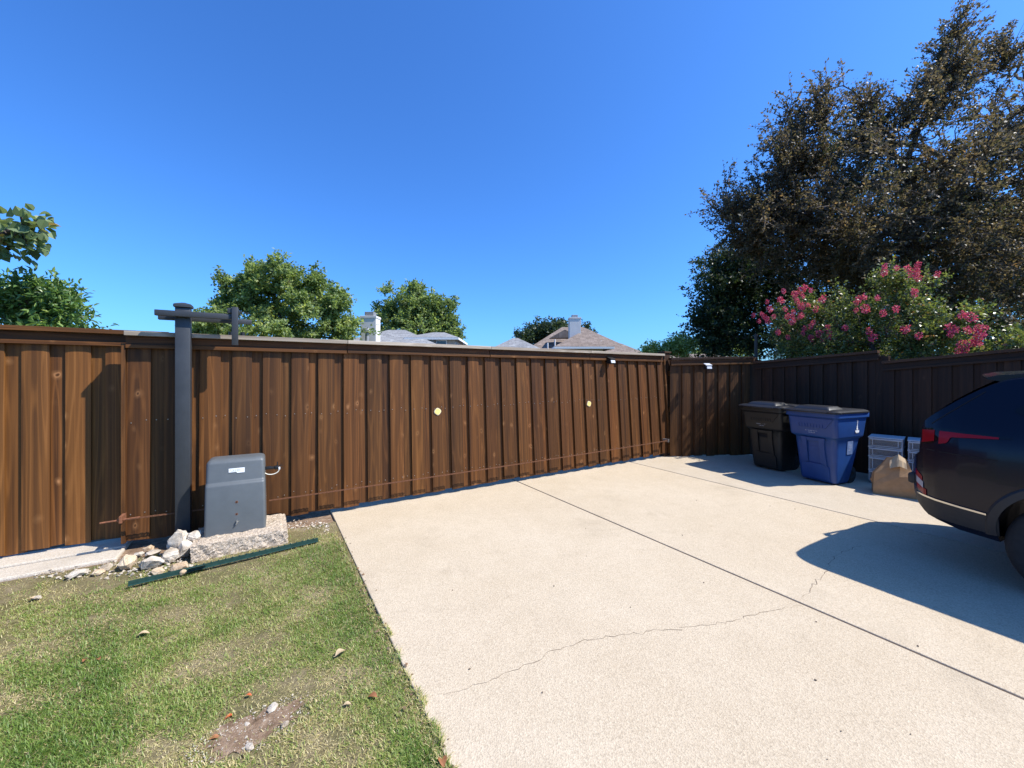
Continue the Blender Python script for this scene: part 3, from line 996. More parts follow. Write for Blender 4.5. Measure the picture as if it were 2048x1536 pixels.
# ================================================================== WHEELED BINS
def bin_(loc, rz, bodymat, label, blue):
    e = empty('wheeled_bin', loc, rz)
    tag(e, label, 'wheeled bin', 'wheeled bins by the fence')
    c = MB()
    prof = [(.025, .235, -.215, .105, .05), (.06, .245, -.230, .130, .06), (.30, .262, -.262, .215, .07), (.52, .278, -.285, .270, .075), (.655, .287, -.300, .295, .075),
            (.675, .300, -.318, .305, .07), (.69, .318, -.340, .318, .06), (.71, .325, -.348, .325, .06), (.965, .338, -.378, .372, .06),
            (.975, .352, -.392, .386, .06), (.98, .362, -.402, .396, .065), (1.035, .364, -.405, .398, .065), (1.04, .360, -.400, .394, .065)]
    c.loft([rrect(hx, y0, y1, r, z, 5) for z, hx, y0, y1, r in prof])
    body = c.build('body', MAT[bodymat], e, smooth=42)
    # front lift frame: two flared legs joined over a recess
    def on_front(z):      # y of the front at height z
        for (z0, _, a0, _, _), (z1, _, a1, _, _) in zip(prof[:-1], prof[1:]):
            if z0 <= z <= z1:
                return a0 + (a1-a0)*(z-z0)/(z1-z0)
        return prof[-1][2]
    def front_prism(poly, t_):
        n_ = len(poly)
        vs_ = [(x, on_front(z)+.004, z) for x, z in poly] + [(x, on_front(z)-t_, z) for x, z in poly]
        fs = [tuple(range(n_)), tuple(reversed(range(n_, 2*n_)))]
        for k in range(n_):
            k2 = (k+1) % n_
            fs.append((k, k+n_, k2+n_, k2))
        return vs_, fs
    lf_ = MB()
    for sg in (-1, 1):
        lf_.add(*front_prism([(sg*x, z) for x, z in ((.085, .30), (.165, .28), (.150, .45), (.148, .60), (.165, .665), (.085, .665))], .028))
    lf_.add(*front_prism([(-.085, .615), (.085, .615), (.085, .662), (-.085, .662)], .027))
    lf_.add(*front_prism([(-.185, .06), (.185, .06), (.185, .24), (.150, .285), (-.150, .285), (-.185, .24)], .020))
    lf_.build('lift_frame', MAT[bodymat], e, smooth=30)
    rc = MB().add(*front_prism([(-.082, .31), (.082, .31), (.082, .54), (-.082, .54)], .006))
    rc.build('recess_panel', MAT[bodymat], e)
    vd_ = MB().add(*front_prism([(-.082, .545), (.082, .545), (.082, .612), (-.082, .612)], .002))
    vd_.build('grip_slot', MAT['black_hole' if not blue else 'blue_bin'], e)
    # funnel panel with ribs under the rim
    fp = MB().add(*front_prism([(-.30, .955), (-.19, .815), (.19, .815), (.30, .955)], .012))
    fo = fp.build('funnel_panel', MAT[bodymat], e)
    rb_ = MB().add(*front_prism([(-.006, .82), (.006, .82), (.003, .87), (-.003, .87)], .019)).mesh('rib', MAT[bodymat])
    for k in range(9):
        place('rib', rb_, fo, (-.16+.04*k, 0, 0))
    # printed marks
    pr = MB()
    yq = on_front(.755)
    strokes(pr, -.085, .765, .17, .030, 8, yq-.0016, 3 if blue else 4)
    strokes(pr, -.045, .735, .09, .016, 7, yq-.0016+.003, 8 if blue else 9)
    pr.build('printed_number', MAT['bin_print'], e)
    # side crest and sticker on the side facing the sun (right-hand seen from the front)
    if blue:
        sx = .334
        cr = MB()
        cr.box((sx+.0015, .11, .775), (.0015, .085, .022))
        for k, (dy, dz, w_, h_) in enumerate(((-.03, .787, .022, .012), (0, .79, .02, .02), (.03, .787, .022, .012), (0, .812, .034, .018), (0, .835, .022, .026), (.004, .862, .012, .03))):
            cr.box((sx+.0015, .11+dy, dz), (.0016, w_, h_))
        for k in range(7):
            cr.box((sx+.0022 + .0, .08+.01*k, .758), (.0016, .006, .010))
        for k in range(5):
            cr.box((sx+.004, .11 + .008*(k % 2), .885+.012*k), (.0016, .016, .006))
        cr.build('printed_crest', MAT['label_white'], e)
        stk = MB()
        xs = [.2795, .2895]
        stk.add([(.2755, -.03, .44), (.2755, .10, .44), (.2880, .10, .635), (.2880, -.03, .635)], [(0, 1, 2, 3)])
        stk.v = [(x+.0045, y, z) for x, y, z in stk.v]
        so2 = stk.build('sticker', MAT['sticker'], e)
        mk = MB()
        for k, (y_, z_, w_, h_) in enumerate(((.02, .50, .04, .004), (.03, .53, .004, .05), (.055, .545, .004, .03), (.035, .575, .05, .004))):
            q = .0045 + .2755 + (.2880-.2755)*(z_-.44)/.195 + .0012
            mk.box((q, y_, z_), (.001, w_, h_))
        mk.build('sticker_print', MAT['bin_print'], so2)
    # lid with raised front panel and rolled edge
    ld = MB()
    rings = [rrect(.372, -.432, .36, .06, 1.038), rrect(.380, -.440, .365, .065, 1.044), rrect(.380, -.440, .365, .065, 1.062), rrect(.360, -.415, .35, .06, 1.074),
             rrect(.335, -.385, .335, .06, 1.085), rrect(.10, -.12, .12, .05, 1.100)]
    ld.loft(rings)
    lid = ld.build('lid', MAT['lid_black'], e, smooth=35)
    rp = MB().loft([rrect(.255, -.385, -.02, .03, 1.080), rrect(.245, -.375, -.03, .03, 1.092), rrect(.205, -.325, -.07, .03, 1.127), rrect(.195, -.312, -.08, .03, 1.131)])
    rp.build('raised_panel', MAT['lid_black'], lid, smooth=35)
    lp2 = MB().box((0, -.447, 1.052), (.50, .022, .022), ch=.005)
    lp2.build('lid_lip', MAT['lid_black'], lid, smooth=40)
    hd = MB().tube([(-.24, .415, 1.03), (.24, .415, 1.03)], .016, 10)
    for x_ in (-.22, .0, .22):
        hd.box((x_, .395, 1.028), (.03, .05, .04), ch=.006)
    hd.build('handle', MAT[bodymat], e, smooth=45)
    ax = MB().tube([(-.22, .17, .125), (.22, .17, .125)], .011, 8)
    ax.build('axle', MAT['steel'], e, smooth=50)
    wm = MB()
    rr_ = [(.0, .02), (.045, .022), (.05, .03), (.10, .028), (.118, .026), (.125, .018), (.125, -.018), (.118, -.026), (.10, -.028), (.05, -.03), (.045, -.022), (.0, -.02)]
    rings = []
    for k in range(20):
        a_ = 2*math.pi*k/20
        rings.append([(y, r*math.cos(a_), r*math.sin(a_)) for r, y in rr_])
    rings.append(rings[0])
    wm.loft(rings, False, False, False)
    me = wm.mesh('wheel', MAT['tyre'], 40)
    for sg in (-1, 1):
        place('wheel', me, e, (sg*.205, .17, .125))
    return e
bin_(P(7.16, 2.56), A - R(90) - R(10), 'blue_bin', 'blue wheeled bin with black lid, nearer the car', True)
bin_(P(7.36, 3.36), A - R(90) - R(8), 'black_bin', 'black wheeled bin with black lid beside the fence corner', False)

# ================================================================== DRAWER TOWERS
def drawers(loc, rz, label):
    e = empty('drawer_tower', loc, rz)
    tag(e, label, 'drawer tower', 'plastic drawer towers by the fence')
    w, dp, H = .36, .38, .68
    hs_ = [.13, .13, .19, .19]
    fr = MB()
    z = H
    zs = [H]
    for h_ in hs_:
        z -= h_ + .01
        zs.append(z)
    for zz in zs:
        fr.box((0, 0, zz-.008), (w+.012, dp+.012, .014), ch=.003)
    for sx_ in (-1, 1):
        for sy_ in (-1, 1):
            fr.box((sx_*(w/2-.012), sy_*(dp/2-.012), H/2+.02), (.022, .022, H-.04), ch=.002)
    for sx_ in (-1, 1):
        fr.box((sx_*(w/2-.001), .03, H/2+.02), (.003, dp-.12, H-.06))
    fr.box((0, dp/2-.002, H/2+.02), (w-.02, .003, H-.05))
    fr.build('frame', MAT['milky_plastic'], e)
    z = H
    for h_ in hs_:
        z -= h_ + .01
        d_ = MB()
        d_.box((0, -dp/2-.008, h_/2), (w-.022, .012, h_-.022), ch=.003)
        d_.box((0, .0, .006), (w-.05, dp-.03, .003))
        for sx_ in (-1, 1):
            d_.box((sx_*(w/2-.03), 0, h_/2-.01), (.003, dp-.03, h_-.045))
        do = d_.build('drawer', MAT['clear_drawer'], e, (0, 0, z))
        rm_ = MB()
        rm_.box((0, -dp/2-.017, h_-.020), (w-.02, .014, .018), ch=.004)
        rm_.box((0, -dp/2-.014, .014), (w-.06, .008, .008), ch=.002)
        for sx_ in (-1, 1):
            rm_.box((sx_*(w/2-.045), -dp/2-.014, h_/2), (.008, .008, h_-.05), ch=.002)
        rm_.build('drawer_rim', MAT['milky_plastic'], do)
    cm = MB().tube([(0, 0, 0), (0, 0, .025)], .018, 10).mesh('caster', MAT['black_plastic'], 40)
    for sx_ in (-1, 1):
        for sy_ in (-1, 1):
            place('caster', cm, e, (sx_*(w/2-.03), sy_*(dp/2-.03), 0))
    return e
drawers(P(7.77, 2.04), A - R(90) + R(10), 'translucent plastic drawer tower beside the blue bin')
drawers(P(7.84, 1.64), A - R(90) + R(12), 'translucent plastic drawer tower partly hidden behind the car')

# ================================================================== PAPER BAG
def paper_bag(loc, rz):
    e = empty('paper_bag', loc, rz)
    tag(e, 'crumpled brown paper bag with folded top in front of drawer towers', 'paper bag')
    rg = random.Random(4)
    NA, NZ_ = 12, 6
    def corner_square(a_, hx, hy):
        x_, y_ = math.cos(a_), math.sin(a_)
        q = 1/max(abs(x_), abs(y_))
        return x_*q*hx, y_*q*hy
    rows = []
    for k in range(NZ_):
        u = k/(NZ_-1)
        z_ = .44*u
        close = max(0.0, (u-.50)/.50)
        hx = .205 - .105*close + .008*math.sin(u*5)
        hy = .148*(1-close**.85*.90)
        row = []
        for i in range(NA):
            a_ = 2*math.pi*i/NA + math.pi/4
            x_, y_ = corner_square(a_, hx, hy)
            side = max(0.0, abs(math.cos(a_)) - .72)/.28
            x_ -= math.copysign(.075*side*close, x_)            # side gussets fold in
            j = .003 + .019*math.sin(math.pi*min(1, u*1.1))
            ridge = .05*(1-((x_+.02)/.2)**2)*close
            row.append((x_ + rg.uniform(-j, j) + .035*close, y_ + rg.uniform(-j, j), z_ + ridge + (rg.uniform(-j, j) if k else 0)))
        rows.append(row)
    c = MB().loft(rows, True, True)
    c.build('bag_body', MAT['paper_bag'], e)
    f_ = MB()
    col_ = []
    for k in range(8):
        u = -1 + 2*k/7
        x_ = .082*u + .040
        ar = .075*(1-abs(u-.15)/1.15)
        w1 = rg.uniform(-.006, .006)
        col_.append([(x_, -.105+w1, .355+ar*.5), (x_*.98, -.060+w1, .415+ar*.8), (x_*.95, -.004, .462+ar), (x_*.96, .036, .458+ar*.9), (x_, .060, .40+ar*.5)])
    f_.loft(col_, False, False, False)
    f_.build('folded_top', MAT['paper_inside'], e)
    return e
paper_bag(P(7.10, 1.80), A - R(70))

# ================================================================== CAR
CARL = 4.56
def interp(tab, x):
    if x <= tab[0][0]: return tab[0][1]
    for (a0, b0), (a1, b1) in zip(tab[:-1], tab[1:]):
        if x <= a1:
            u = (x-a0)/(a1-a0)
            return b0 + (b1-b0)*u
    return tab[-1][1]
ZT = [(0, .70), (.008, .78), (.025, .85), (.05, .895), (.09, .925), (.098, 1.02), (.104, 1.12), (.112, 1.19), (.125, 1.225), (.16, 1.27), (.30, 1.41), (.42, 1.515), (.48, 1.56), (.56, 1.60), (.7, 1.635), (1.0, 1.665), (1.6, 1.685), (2.2, 1.665), (2.6, 1.585), (2.8, 1.50), (3.25, 1.20), (3.4, 1.13), (3.9, 1.06), (4.25, .98), (4.42, .88), (4.52, .76), (4.56, .66)]
ZB = [(0, .56), (.03, .47), (.08, .38), (.16, .31), (.35, .255), (.8, .22), (3.8, .22), (4.25, .23), (4.45, .30), (4.56, .48)]
PLAN = [(0, .60), (.03, .70), (.07, .785), (.13, .865), (.22, .93), (.35, .972), (.55, 1.0), (3.7, 1.0), (4.1, .96), (4.3, .90), (4.45, .80), (4.56, .62)]
TUM = [(.2, .925), (.35, .965), (.55, .995), (.75, 1.0), (.95, .995), (1.06, .975), (1.12, .955), (1.3, .865), (1.5, .755), (1.6, .69), (1.69, .63)]
HW = .925
def cw(x, z):
    return HW*interp(PLAN, x)*interp(TUM, z)
def build_car():
    loc = P(5.55, 1.10)
    e = empty('parked_car', loc, A - R(90) - R(3.0))
    tag(e, 'dark navy sport utility car parked at the right edge of the drive', 'car')
    xs = sorted(set([x for x, _ in ZT] + [x for x, _ in ZB] + [x for x, _ in PLAN] + [.2, .25, .36, .45, .65, .8, .95, 1.1, 1.3, 1.9, 2.4, 2.5, 2.7, 3.0, 3.1, 3.6]))
    rings = []
    NS, NR, NBt = 16, 7, 4
    for x in xs:
        zt, zb = interp(ZT, x), interp(ZB, x)
        crown = min(.055, (zt-zb)*.2)
        zs_ = zt - crown
        half = []
        for k in range(NBt):
            half.append((cw(x, zb)*(.94)*k/NBt, zb))
        for k in range(NS+1):
            z = zb + .012 + (zs_-zb-.012)*k/NS
            half.append((cw(x, z), z))
        y1 = cw(x, zs_)
        for k in range(1, NR+1):
            a_ = R(90)*k/NR
            half.append((y1*(math.cos(a_)*.30 + .70*(1-k/NR)) if k < NR else 0, zs_ + crown*math.sin(a_)))
        ring = [(x, y, z) for y, z in half] + [(x, -y, z) for y, z in reversed(half[1:-1])]
        rings.append(ring)
    c = MB().loft(rings)
    bo = c.build('body', MAT['car_paint'], e, smooth=None)
    # wheel arches cut out of the body
    AX = (.93, 3.62)
    cut = MB()
    for ax_ in AX:
        n_ = 36
        for sg in (-1, 1):
            r0 = [(ax_ + .385*math.cos(2*math.pi*k/n_), sg*.60, .355 + .385*math.sin(2*math.pi*k/n_)) for k in range(n_)]
            r1 = [(x, sg*1.05, z) for x, _, z in r0]
            cut.loft([r0, r1])
    co = cut.build('cutter', None)
    co.parent = e
    bpy.context.view_layer.update()
    md = bo.modifiers.new('b', 'BOOLEAN'); md.operation = 'DIFFERENCE'; md.object = co; md.solver = 'EXACT'
    dg = bpy.context.evaluated_depsgraph_get()
    me = bpy.data.meshes.new_from_object(bo.evaluated_get(dg))
    bo.modifiers.clear()
    bo.data = me
    bpy.data.objects.remove(co)
    me.polygons.foreach_set('use_smooth', [True]*len(me.polygons))
    me.set_sharp_from_angle(angle=R(32))
    def patch(name, mat, x0, x1, zlo, zhi, sg, off=.004, nx=14, nz=5, parent=e):
        vs_, fs = [], []
        for layer in (off, -.006):
            for i in range(nx+1):
                x = x0 + (x1-x0)*i/nx
                a_, b_ = zlo(x), zhi(x)
                for k in range(nz+1):
                    z = a_ + (b_-a_)*k/nz
                    vs_.append((x, sg*(cw(x, z) + layer), z))
        m_ = (nx+1)*(nz+1)
        for i in range(nx):
            for k in range(nz):
                q = i*(nz+1)+k
                fs.append((q, q+nz+1, q+nz+2, q+1))
        for i in range(nx):
            for q in (i*(nz+1), i*(nz+1)+nz):
                fs.append((q, q+nz+1, q+nz+1+m_, q+m_))
        for k in range(nz):
            for q in (k, nx*(nz+1)+k):
                fs.append((q, q+1, q+1+m_, q+m_))
        return MB().add(vs_, fs).build(name, mat, parent, smooth=40)
    li = lambda *t_: (lambda x: interp(list(t_), x))
    for sg in (-1, 1):
        # quarter glass and door glass
        patch('side_window', MAT['car_glass'], .62, 1.12, li((.62, 1.30), (.80, 1.17), (1.12, 1.14)), li((.62, 1.32), (.75, 1.44), (1.12, 1.52)), sg)
        patch('side_window', MAT['car_glass'], 1.18, 1.95, li((1.18, 1.135), (1.95, 1.12)), li((1.18, 1.525), (1.95, 1.545)), sg)
        patch('side_window', MAT['car_glass'], 2.02, 2.88, li((2.02, 1.12), (2.88, 1.13)), li((2.02, 1.545), (2.45, 1.51), (2.88, 1.28)), sg)
        # lamps
        hsg = patch('tail_lamp_housing', MAT['car_glass'], .11, .62, li((.11, .955), (.20, .985), (.26, 1.055), (.62, 1.085)), li((.11, 1.10), (.24, 1.125), (.62, 1.10)), sg, .0035)
        patch('tail_lamp', MAT['tail_red'], .115, .205, li((.115, .975), (.205, 1.005)), li((.115, 1.09), (.205, 1.10)), sg, .008, parent=hsg)
        patch('tail_lamp', MAT['tail_red'], .235, .56, li((.235, .985), (.285, 1.0), (.305, 1.055), (.56, 1.078)), li((.235, 1.098), (.56, 1.092)), sg, .008, nx=24, parent=hsg)
        patch('rear_fog_reflector', MAT['tail_red'], .055, .120, li((.055, .66), (.12, .62)), li((.055, .715), (.12, .66)), sg, .006)
        patch('reversing_lamp', MAT['tail_white'], .058, .128, li((.058, .60), (.128, .555)), li((.058, .655), (.128, .615)), sg, .006)
        patch('rear_reflector', MAT['tail_red'], .070, .150, li((.070, .545), (.15, .485)), li((.070, .592), (.15, .55)), sg, .006)
        patch('lower_cladding', MAT['car_cladding'], .05, .56, li((.05, .44), (.16, .325), (.56, .30)), li((.05, .49), (.56, .445)), sg, .010)
        patch('chrome_strip', MAT['chrome'], .06, .50, li((.06, .492), (.50, .452)), li((.06, .508), (.50, .466)), sg, .014)
        patch('sill_cladding', MAT['car_cladding'], 1.34, 3.2, li((1.34, .24), (3.2, .24)), li((1.34, .40), (3.2, .40)), sg, .012)
        for ax_ in AX:
            vs_, fs = [], []
            n_ = 26
            for k in range(n_+1):
                a_ = R(-8 + 196*k/n_)
                for r_, of in ((.383, .006), (.383, .022), (.43, .020), (.445, .004)):
                    x, z = ax_ + r_*math.cos(a_), .355 + r_*math.sin(a_)
                    vs_.append((x, sg*(cw(x, max(z, .25)) + of), z))
            for k in range(n_):
                for q in range(3):
                    fs.append((k*4+q, (k+1)*4+q, (k+1)*4+q+1, k*4+q+1))
            MB().add(vs_, fs).build('arch_cladding', MAT['car_cladding'], e, smooth=40)
        patch('bumper_seam', MAT['black_hole'], .115, .56, li((.115, .918), (.56, .905)), li((.115, .924), (.56, .911)), sg, .0015, nx=10, nz=1)
        patch('hatch_seam', MAT['black_hole'], .175, .46, li((.175, 1.145), (.46, 1.445)), li((.175, 1.157), (.46, 1.457)), sg, .0015, nx=12, nz=1)
        patch('fuel_door_seam', MAT['black_hole'], .70, .86, li((.70, .985)), li((.70, .989)), sg, .0015, nx=4, nz=1)
        # door seams and handles
        for xs_ in (1.15, 1.985, 2.95):
            patch('door_seam', MAT['black_hole'], xs_, xs_+.006, li((0, .42)), li((0, 1.13)), sg, .0012, nx=1, nz=8)
        for xs_ in (1.28, 2.12):
            MB().box((xs_+.10, sg*(cw(1.4, .98)+.02), .98), (.22, .022, .028), ch=.008).build('door_handle', MAT['car_paint'], e, smooth=40)
        mr = MB().loft([[(2.78 + sx_*.05 + q*.02, sg*(.80 + q*.24), 1.14 + sz_*(.05 + .03*q)) for sx_, sz_ in ((-1, -1), (1, -1), (1, 1), (-1, 1))] for q in (0, .35, .8, 1.0)])
        mr.build('wing_mirror', MAT['car_paint'], e, smooth=40)
        patch('headlamp', MAT['headlamp'], 4.05, 4.44, li((4.05, .80), (4.44, .74)), li((4.05, .90), (4.44, .83)), sg, .006)
    # windscreen, hatch glass, spoiler, wiper, plate
    def top_patch(name, mat, x0, x1, wf0, wf1, off=.005, nx=10, ny=12):
        vs_, fs = [], []
        for i in range(nx+1):
            x = x0 + (x1-x0)*i/nx
            zt = interp(ZT, x)
            w_ = cw(x, zt-.06)*(wf0 + (wf1-wf0)*i/nx)
            for k in range(ny+1):
                y = w_*(-1 + 2*k/ny)
                vs_.append((x, y, zt + off - .03*(y/max(w_, .01))**4*1.0))
        for i in range(nx):
            for k in range(ny):
                q = i*(ny+1)+k
                fs.append((q, q+ny+1, q+ny+2, q+1))
        return MB().add(vs_, fs).build(name, mat, e, smooth=60)
    hg = top_patch('hatch_glass', MAT['car_glass'], .14, .47, .86, .90)
    top_patch('windscreen', MAT['car_glass'], 2.62, 3.28, .86, .86)
    sp = MB()
    rows = []
    for k in range(13):
        y = -.58 + 1.16*k/12
        b_ = .10*(abs(y)/.58)**2.2
        rows.append([(.80+b_, y, 1.652-.03*(y/.58)**2), (.62+b_, y, 1.636-.03*(y/.58)**2), (.40+b_, y, 1.622-.03*(y/.58)**2), (.335+b_, y, 1.604-.035*(y/.58)**2), (.34+b_, y, 1.590-.035*(y/.58)**2), (.44+b_, y, 1.558-.03*(y/.58)**2), (.62+b_, y, 1.49), (.80+b_, y, 1.56)])
    sp.loft(rows)
    sp.build('roof_spoiler', MAT['car_paint'], e, smooth=35)
    wp = MB()
    wp.tube([(.16, .02, 1.265), (.135, .02, 1.30)], .035, 12)
    wp.tube([(.12, .02, 1.30), (.17, .30, 1.325), (.20, .42, 1.345)], [.018, .012, .008], 8)
    wp.build('rear_wiper', MAT['headlamp'], e, smooth=45)  # pale, glossy hub stands in for a white glint behind the hatch
    MB().box((-.008, 0, .80), (.012, .33, .16), ch=.003).build('number_plate', MAT['label_white'], e)
    MB().box((.02, 0, .60), (.07, 1.30, .10), ch=.02).build('rear_bumper_pad', MAT['car_cladding'], e, smooth=40)
    MB().box((4.545, 0, .62), (.03, .95, .18), ch=.01).build('grille', MAT['black_plastic'], e)
    # wheels
    tw = []
    prof = [(.235, -.105), (.30, -.115), (.335, -.10), (.352, -.07), (.355, 0), (.352, .07), (.335, .10), (.30, .115), (.235, .105)]
    for k in range(40):
        a_ = 2*math.pi*k/40
        tw.append([(r*math.cos(a_), y, r*math.sin(a_)) for r, y in prof])
    tw.append(tw[0])
    tyre_m = MB().loft(tw, False, False, False).mesh('tyre', MAT['tyre'], 40)
    rm = MB()
    rp_ = [(.238, -.10), (.238, .085), (.225, .095), (.215, .07), (.21, -.02), (.0, -.02)]
    rw = []
    for k in range(40):
        a_ = 2*math.pi*k/40
        rw.append([(r*math.cos(a_), y, r*math.sin(a_)) for r, y in rp_])
    rw.append(rw[0])
    rm.loft(rw, False, False, False)
    for k in range(5):
        a_ = 2*math.pi*k/5
        rot = Matrix.Rotation(-a_, 3, 'Y')
        rm.box(rot @ Vector((.13, .06, 0)), (.19, .03, .045), rot, ch=.008)
    rm.tube([(0, -.02, 0), (0, .085, 0)], .05, 16)
    rim_m = rm.mesh('rim', MAT['alloy'], 35)
    for ax_ in AX:
        for sg in (-1, 1):
            w_ = empty('wheel', (ax_, sg*.79, .355), 0 if sg > 0 else math.pi, e)
            place('tyre', tyre_m, w_)
            place('rim', rim_m, w_)
    # dark underbody so that no light leaks through the arches
    MB().box((2.28, 0, .42), (3.9, 1.16, .36), ch=.02).build('underbody', MAT['black_hole'], e)
    # the body rides a little higher on its wheels
    for o in e.children:
        if not o.name.startswith('wheel'):
            o.location.z = o.location.z*.93 + .112
            o.scale.z = .93
build_car()

# ================================================================== HOUSES BEYOND THE GATE
def poly_mesh(name, verts, faces, mat, parent):
    return MB().add(verts, faces).build(name, mat, parent)
def hip_roof(name, x0, x1, y0, y1, ze, zr, inset, mat, parent, ridge='x', ov=.0, thick=.16):
    """hip roof over a rectangle; ridge along x, inset from both ends"""
    xa, xb, ya, yb = x0-ov, x1+ov, y0-ov, y1+ov
    if ridge == 'x':
        ym = (ya+yb)/2
        r0, r1 = (xa+inset, ym, zr), (xb-inset, ym, zr)
        v = [(xa, ya, ze), (xb, ya, ze), (xb, yb, ze), (xa, yb, ze), r0, r1]
        f = [(0, 1, 5, 4), (1, 2, 5), (2, 3, 4, 5), (3, 0, 4)]
    else:
        xm = (xa+xb)/2
        r0, r1 = (xm, ya+inset, zr), (xm, yb-inset, zr)
        v = [(xa, ya, ze), (xb, ya, ze), (xb, yb, ze), (xa, yb, ze), r0, r1]
        f = [(0, 1, 4), (1, 2, 5, 4), (2, 3, 5), (3, 0, 4, 5)]
    o = poly_mesh(name, v, f, mat, parent)
    fb_ = MB()
    for a_, b_ in ((0, 1), (1, 2), (2, 3), (3, 0)):
        p, q = Vector(v[a_]), Vector(v[b_])
        c_ = (p+q)/2
        ang = math.atan2(q.y-p.y, q.x-p.x)
        fb_.box((c_.x, c_.y, ze-thick/2-.012), ((q-p).length, .05, thick), Matrix.Rotation(ang, 3, 'Z'))
    fb_.build('eave_board', MAT['white_trim'], o)
    return o
def W(px, py, Y):
    return ray(px, py, Y)

# house with the grey roof and the painted chimney
h1 = empty('grey_roof_house', (0, 0, 0))
tag(h1, 'house with grey shingle roof and white chimney behind the gate', 'house')
Y1 = 28.0
ap = W(776, 658, Y1)
MB().box((-9.2, 31.0, 1.55), (9.6, 7.0, 3.1)).build('wall', MAT['house_wall'], h1)
hip_roof('roof', -13.6, -4.4, 26.8, 35.0, 3.15, 5.05, 4.3, MAT['grey_shingle'], h1, 'x', .35)
# upper storey block with its own low roof
MB().box((-5.75, 31.5, 2.2), (3.1, 4.6, 4.2)).build('upper_wall', MAT['house_wall'], h1)
hip_roof('upper_roof', -7.6, -4.15, 29.0, 34.2, 4.28, 4.93, 1.5, MAT['grey_shingle'], h1, 'x', .25)
for x_ in (-6.2, -5.2):
    wi = MB().box((0, 0, 0), (.8, .06, .7)).build('window', MAT['white_trim'], h1, (x_, 29.19, 3.75))
    MB().box((0, 0, 0), (.66, .03, .56)).build('pane', MAT['dark_glass'], wi, (0, -.035, 0))
ch = MB().box((0, 0, 2.6), (1.06, .9, 5.5), ch=.01)
ch.box((0, 0, 5.40), (1.14, .98, .14), ch=.01)
cpos = W(741, 700, 27.4)
co = ch.build('chimney', MAT['chimney_paint'], h1, (cpos.x, 27.4, .10))
MB().box((0, 0, 5.62), (.62, .55, .32), ch=.02).build('chimney_cap', MAT['flue_metal'], co)
vp = W(734, 670, 26.3)
vb = MB().tube([(0, 0, -1.2), (0, 0, .15)], .12, 12)
vb.tube([(0, 0, .1), (0, 0, .18), (0, 0, .42), (0, 0, .5)], [.13, .30, .26, .06], 14)
vb.build('roof_vent', MAT['flue_metal'], h1, (vp.x, vp.y, vp.z), smooth=40)

# small grey hip roof between the two houses
hs2 = empty('garage', (0, 0, 0))
tag(hs2, 'small building with low grey hip roof left of the brown roof', 'garage')
MB().box((.25, 31.0, 1.45), (5.0, 5.0, 2.9)).build('wall', MAT['house_brick'], hs2)
hip_roof('roof', -2.2, 2.75, 28.4, 33.4, 2.95, 4.42, 2.6, MAT['grey_shingle'], hs2, 'x', .3)

# brown roofed house
h2 = empty('brown_roof_house', (0, 0, 0))
tag(h2, 'house with brown hipped roof and tall white chimney', 'house')
MB().box((5.6, 38.5, 1.5), (9.6, 9.0, 3.0)).build('wall', MAT['house_brick'], h2)
hip_roof('roof', .6, 11.2, 33.4, 43.4, 3.05, 6.15, 4.6, MAT['brown_shingle'], h2, 'x', .35)
MB().box((5.7, 33.6, 1.5), (3.4, 4.0, 3.0)).build('wing_wall', MAT['house_brick'], h2)
hip_roof('wing_roof', 3.6, 7.7, 31.2, 37.6, 3.75, 5.05, 2.0, MAT['brown_shingle'], h2, 'y', .3)
MB().box((5.65, 33.6, 3.4), (3.3, 3.9, .6)).build('wing_wall', MAT['house_wall'], h2)
hip_roof('side_roof', 7.4, 11.6, 33.0, 38.0, 3.0, 4.35, 2.1, MAT['brown_shingle'], h2, 'x', .3)
cp2 = W(1149, 700, 33.2)
ch = MB().box((0, 0, 3.1), (.93, .85, 6.25), ch=.01)
ch.box((0, 0, 6.25), (1.0, .92, .12), ch=.01)
co = ch.build('chimney', MAT['chimney_paint'], h2, (cp2.x, cp2.y, 0))
MB().box((0, 0, 6.42), (.5, .45, .25), ch=.02).build('chimney_cap', MAT['flue_metal'], co)
gd_ = MB().prism([(-1.3, 0), (1.3, 0), (0, .72)], -.5, .6)
gd_.build('gable_dormer', MAT['brown_shingle'], h2, (4.6, 34.8, 4.75))
for px, py in ((1113, 681), (1098, 688), (1208, 684)):
    q = W(px, py, 33.0)
    MB().tube([(0, 0, -.8), (0, 0, .25)], .06, 8).build('vent_pipe', MAT['white_trim'], h2, (q.x, 34.2, q.z-.05), smooth=50)

# low brown roof far right, under the dark tree
h3 = empty('low_house', (0, 0, 0))
tag(h3, 'low brown roof seen over the short corner fence', 'house')
MB().box((17.0, 37.5, 1.3), (8.0, 6.0, 2.6)).build('wall', MAT['house_brick'], h3)
hip_roof('roof', 12.6, 21.6, 34.2, 41.0, 2.65, 3.50, 3.0, MAT['brown_shingle'], h3, 'x', .3)
for px in (1408, 1440):
    q = W(px, 711, 35.0)
    MB().box((q.x, 35.6, 3.12), (.35, .3, .2), ch=.02).build('roof_vent', MAT['flue_metal'], h3)

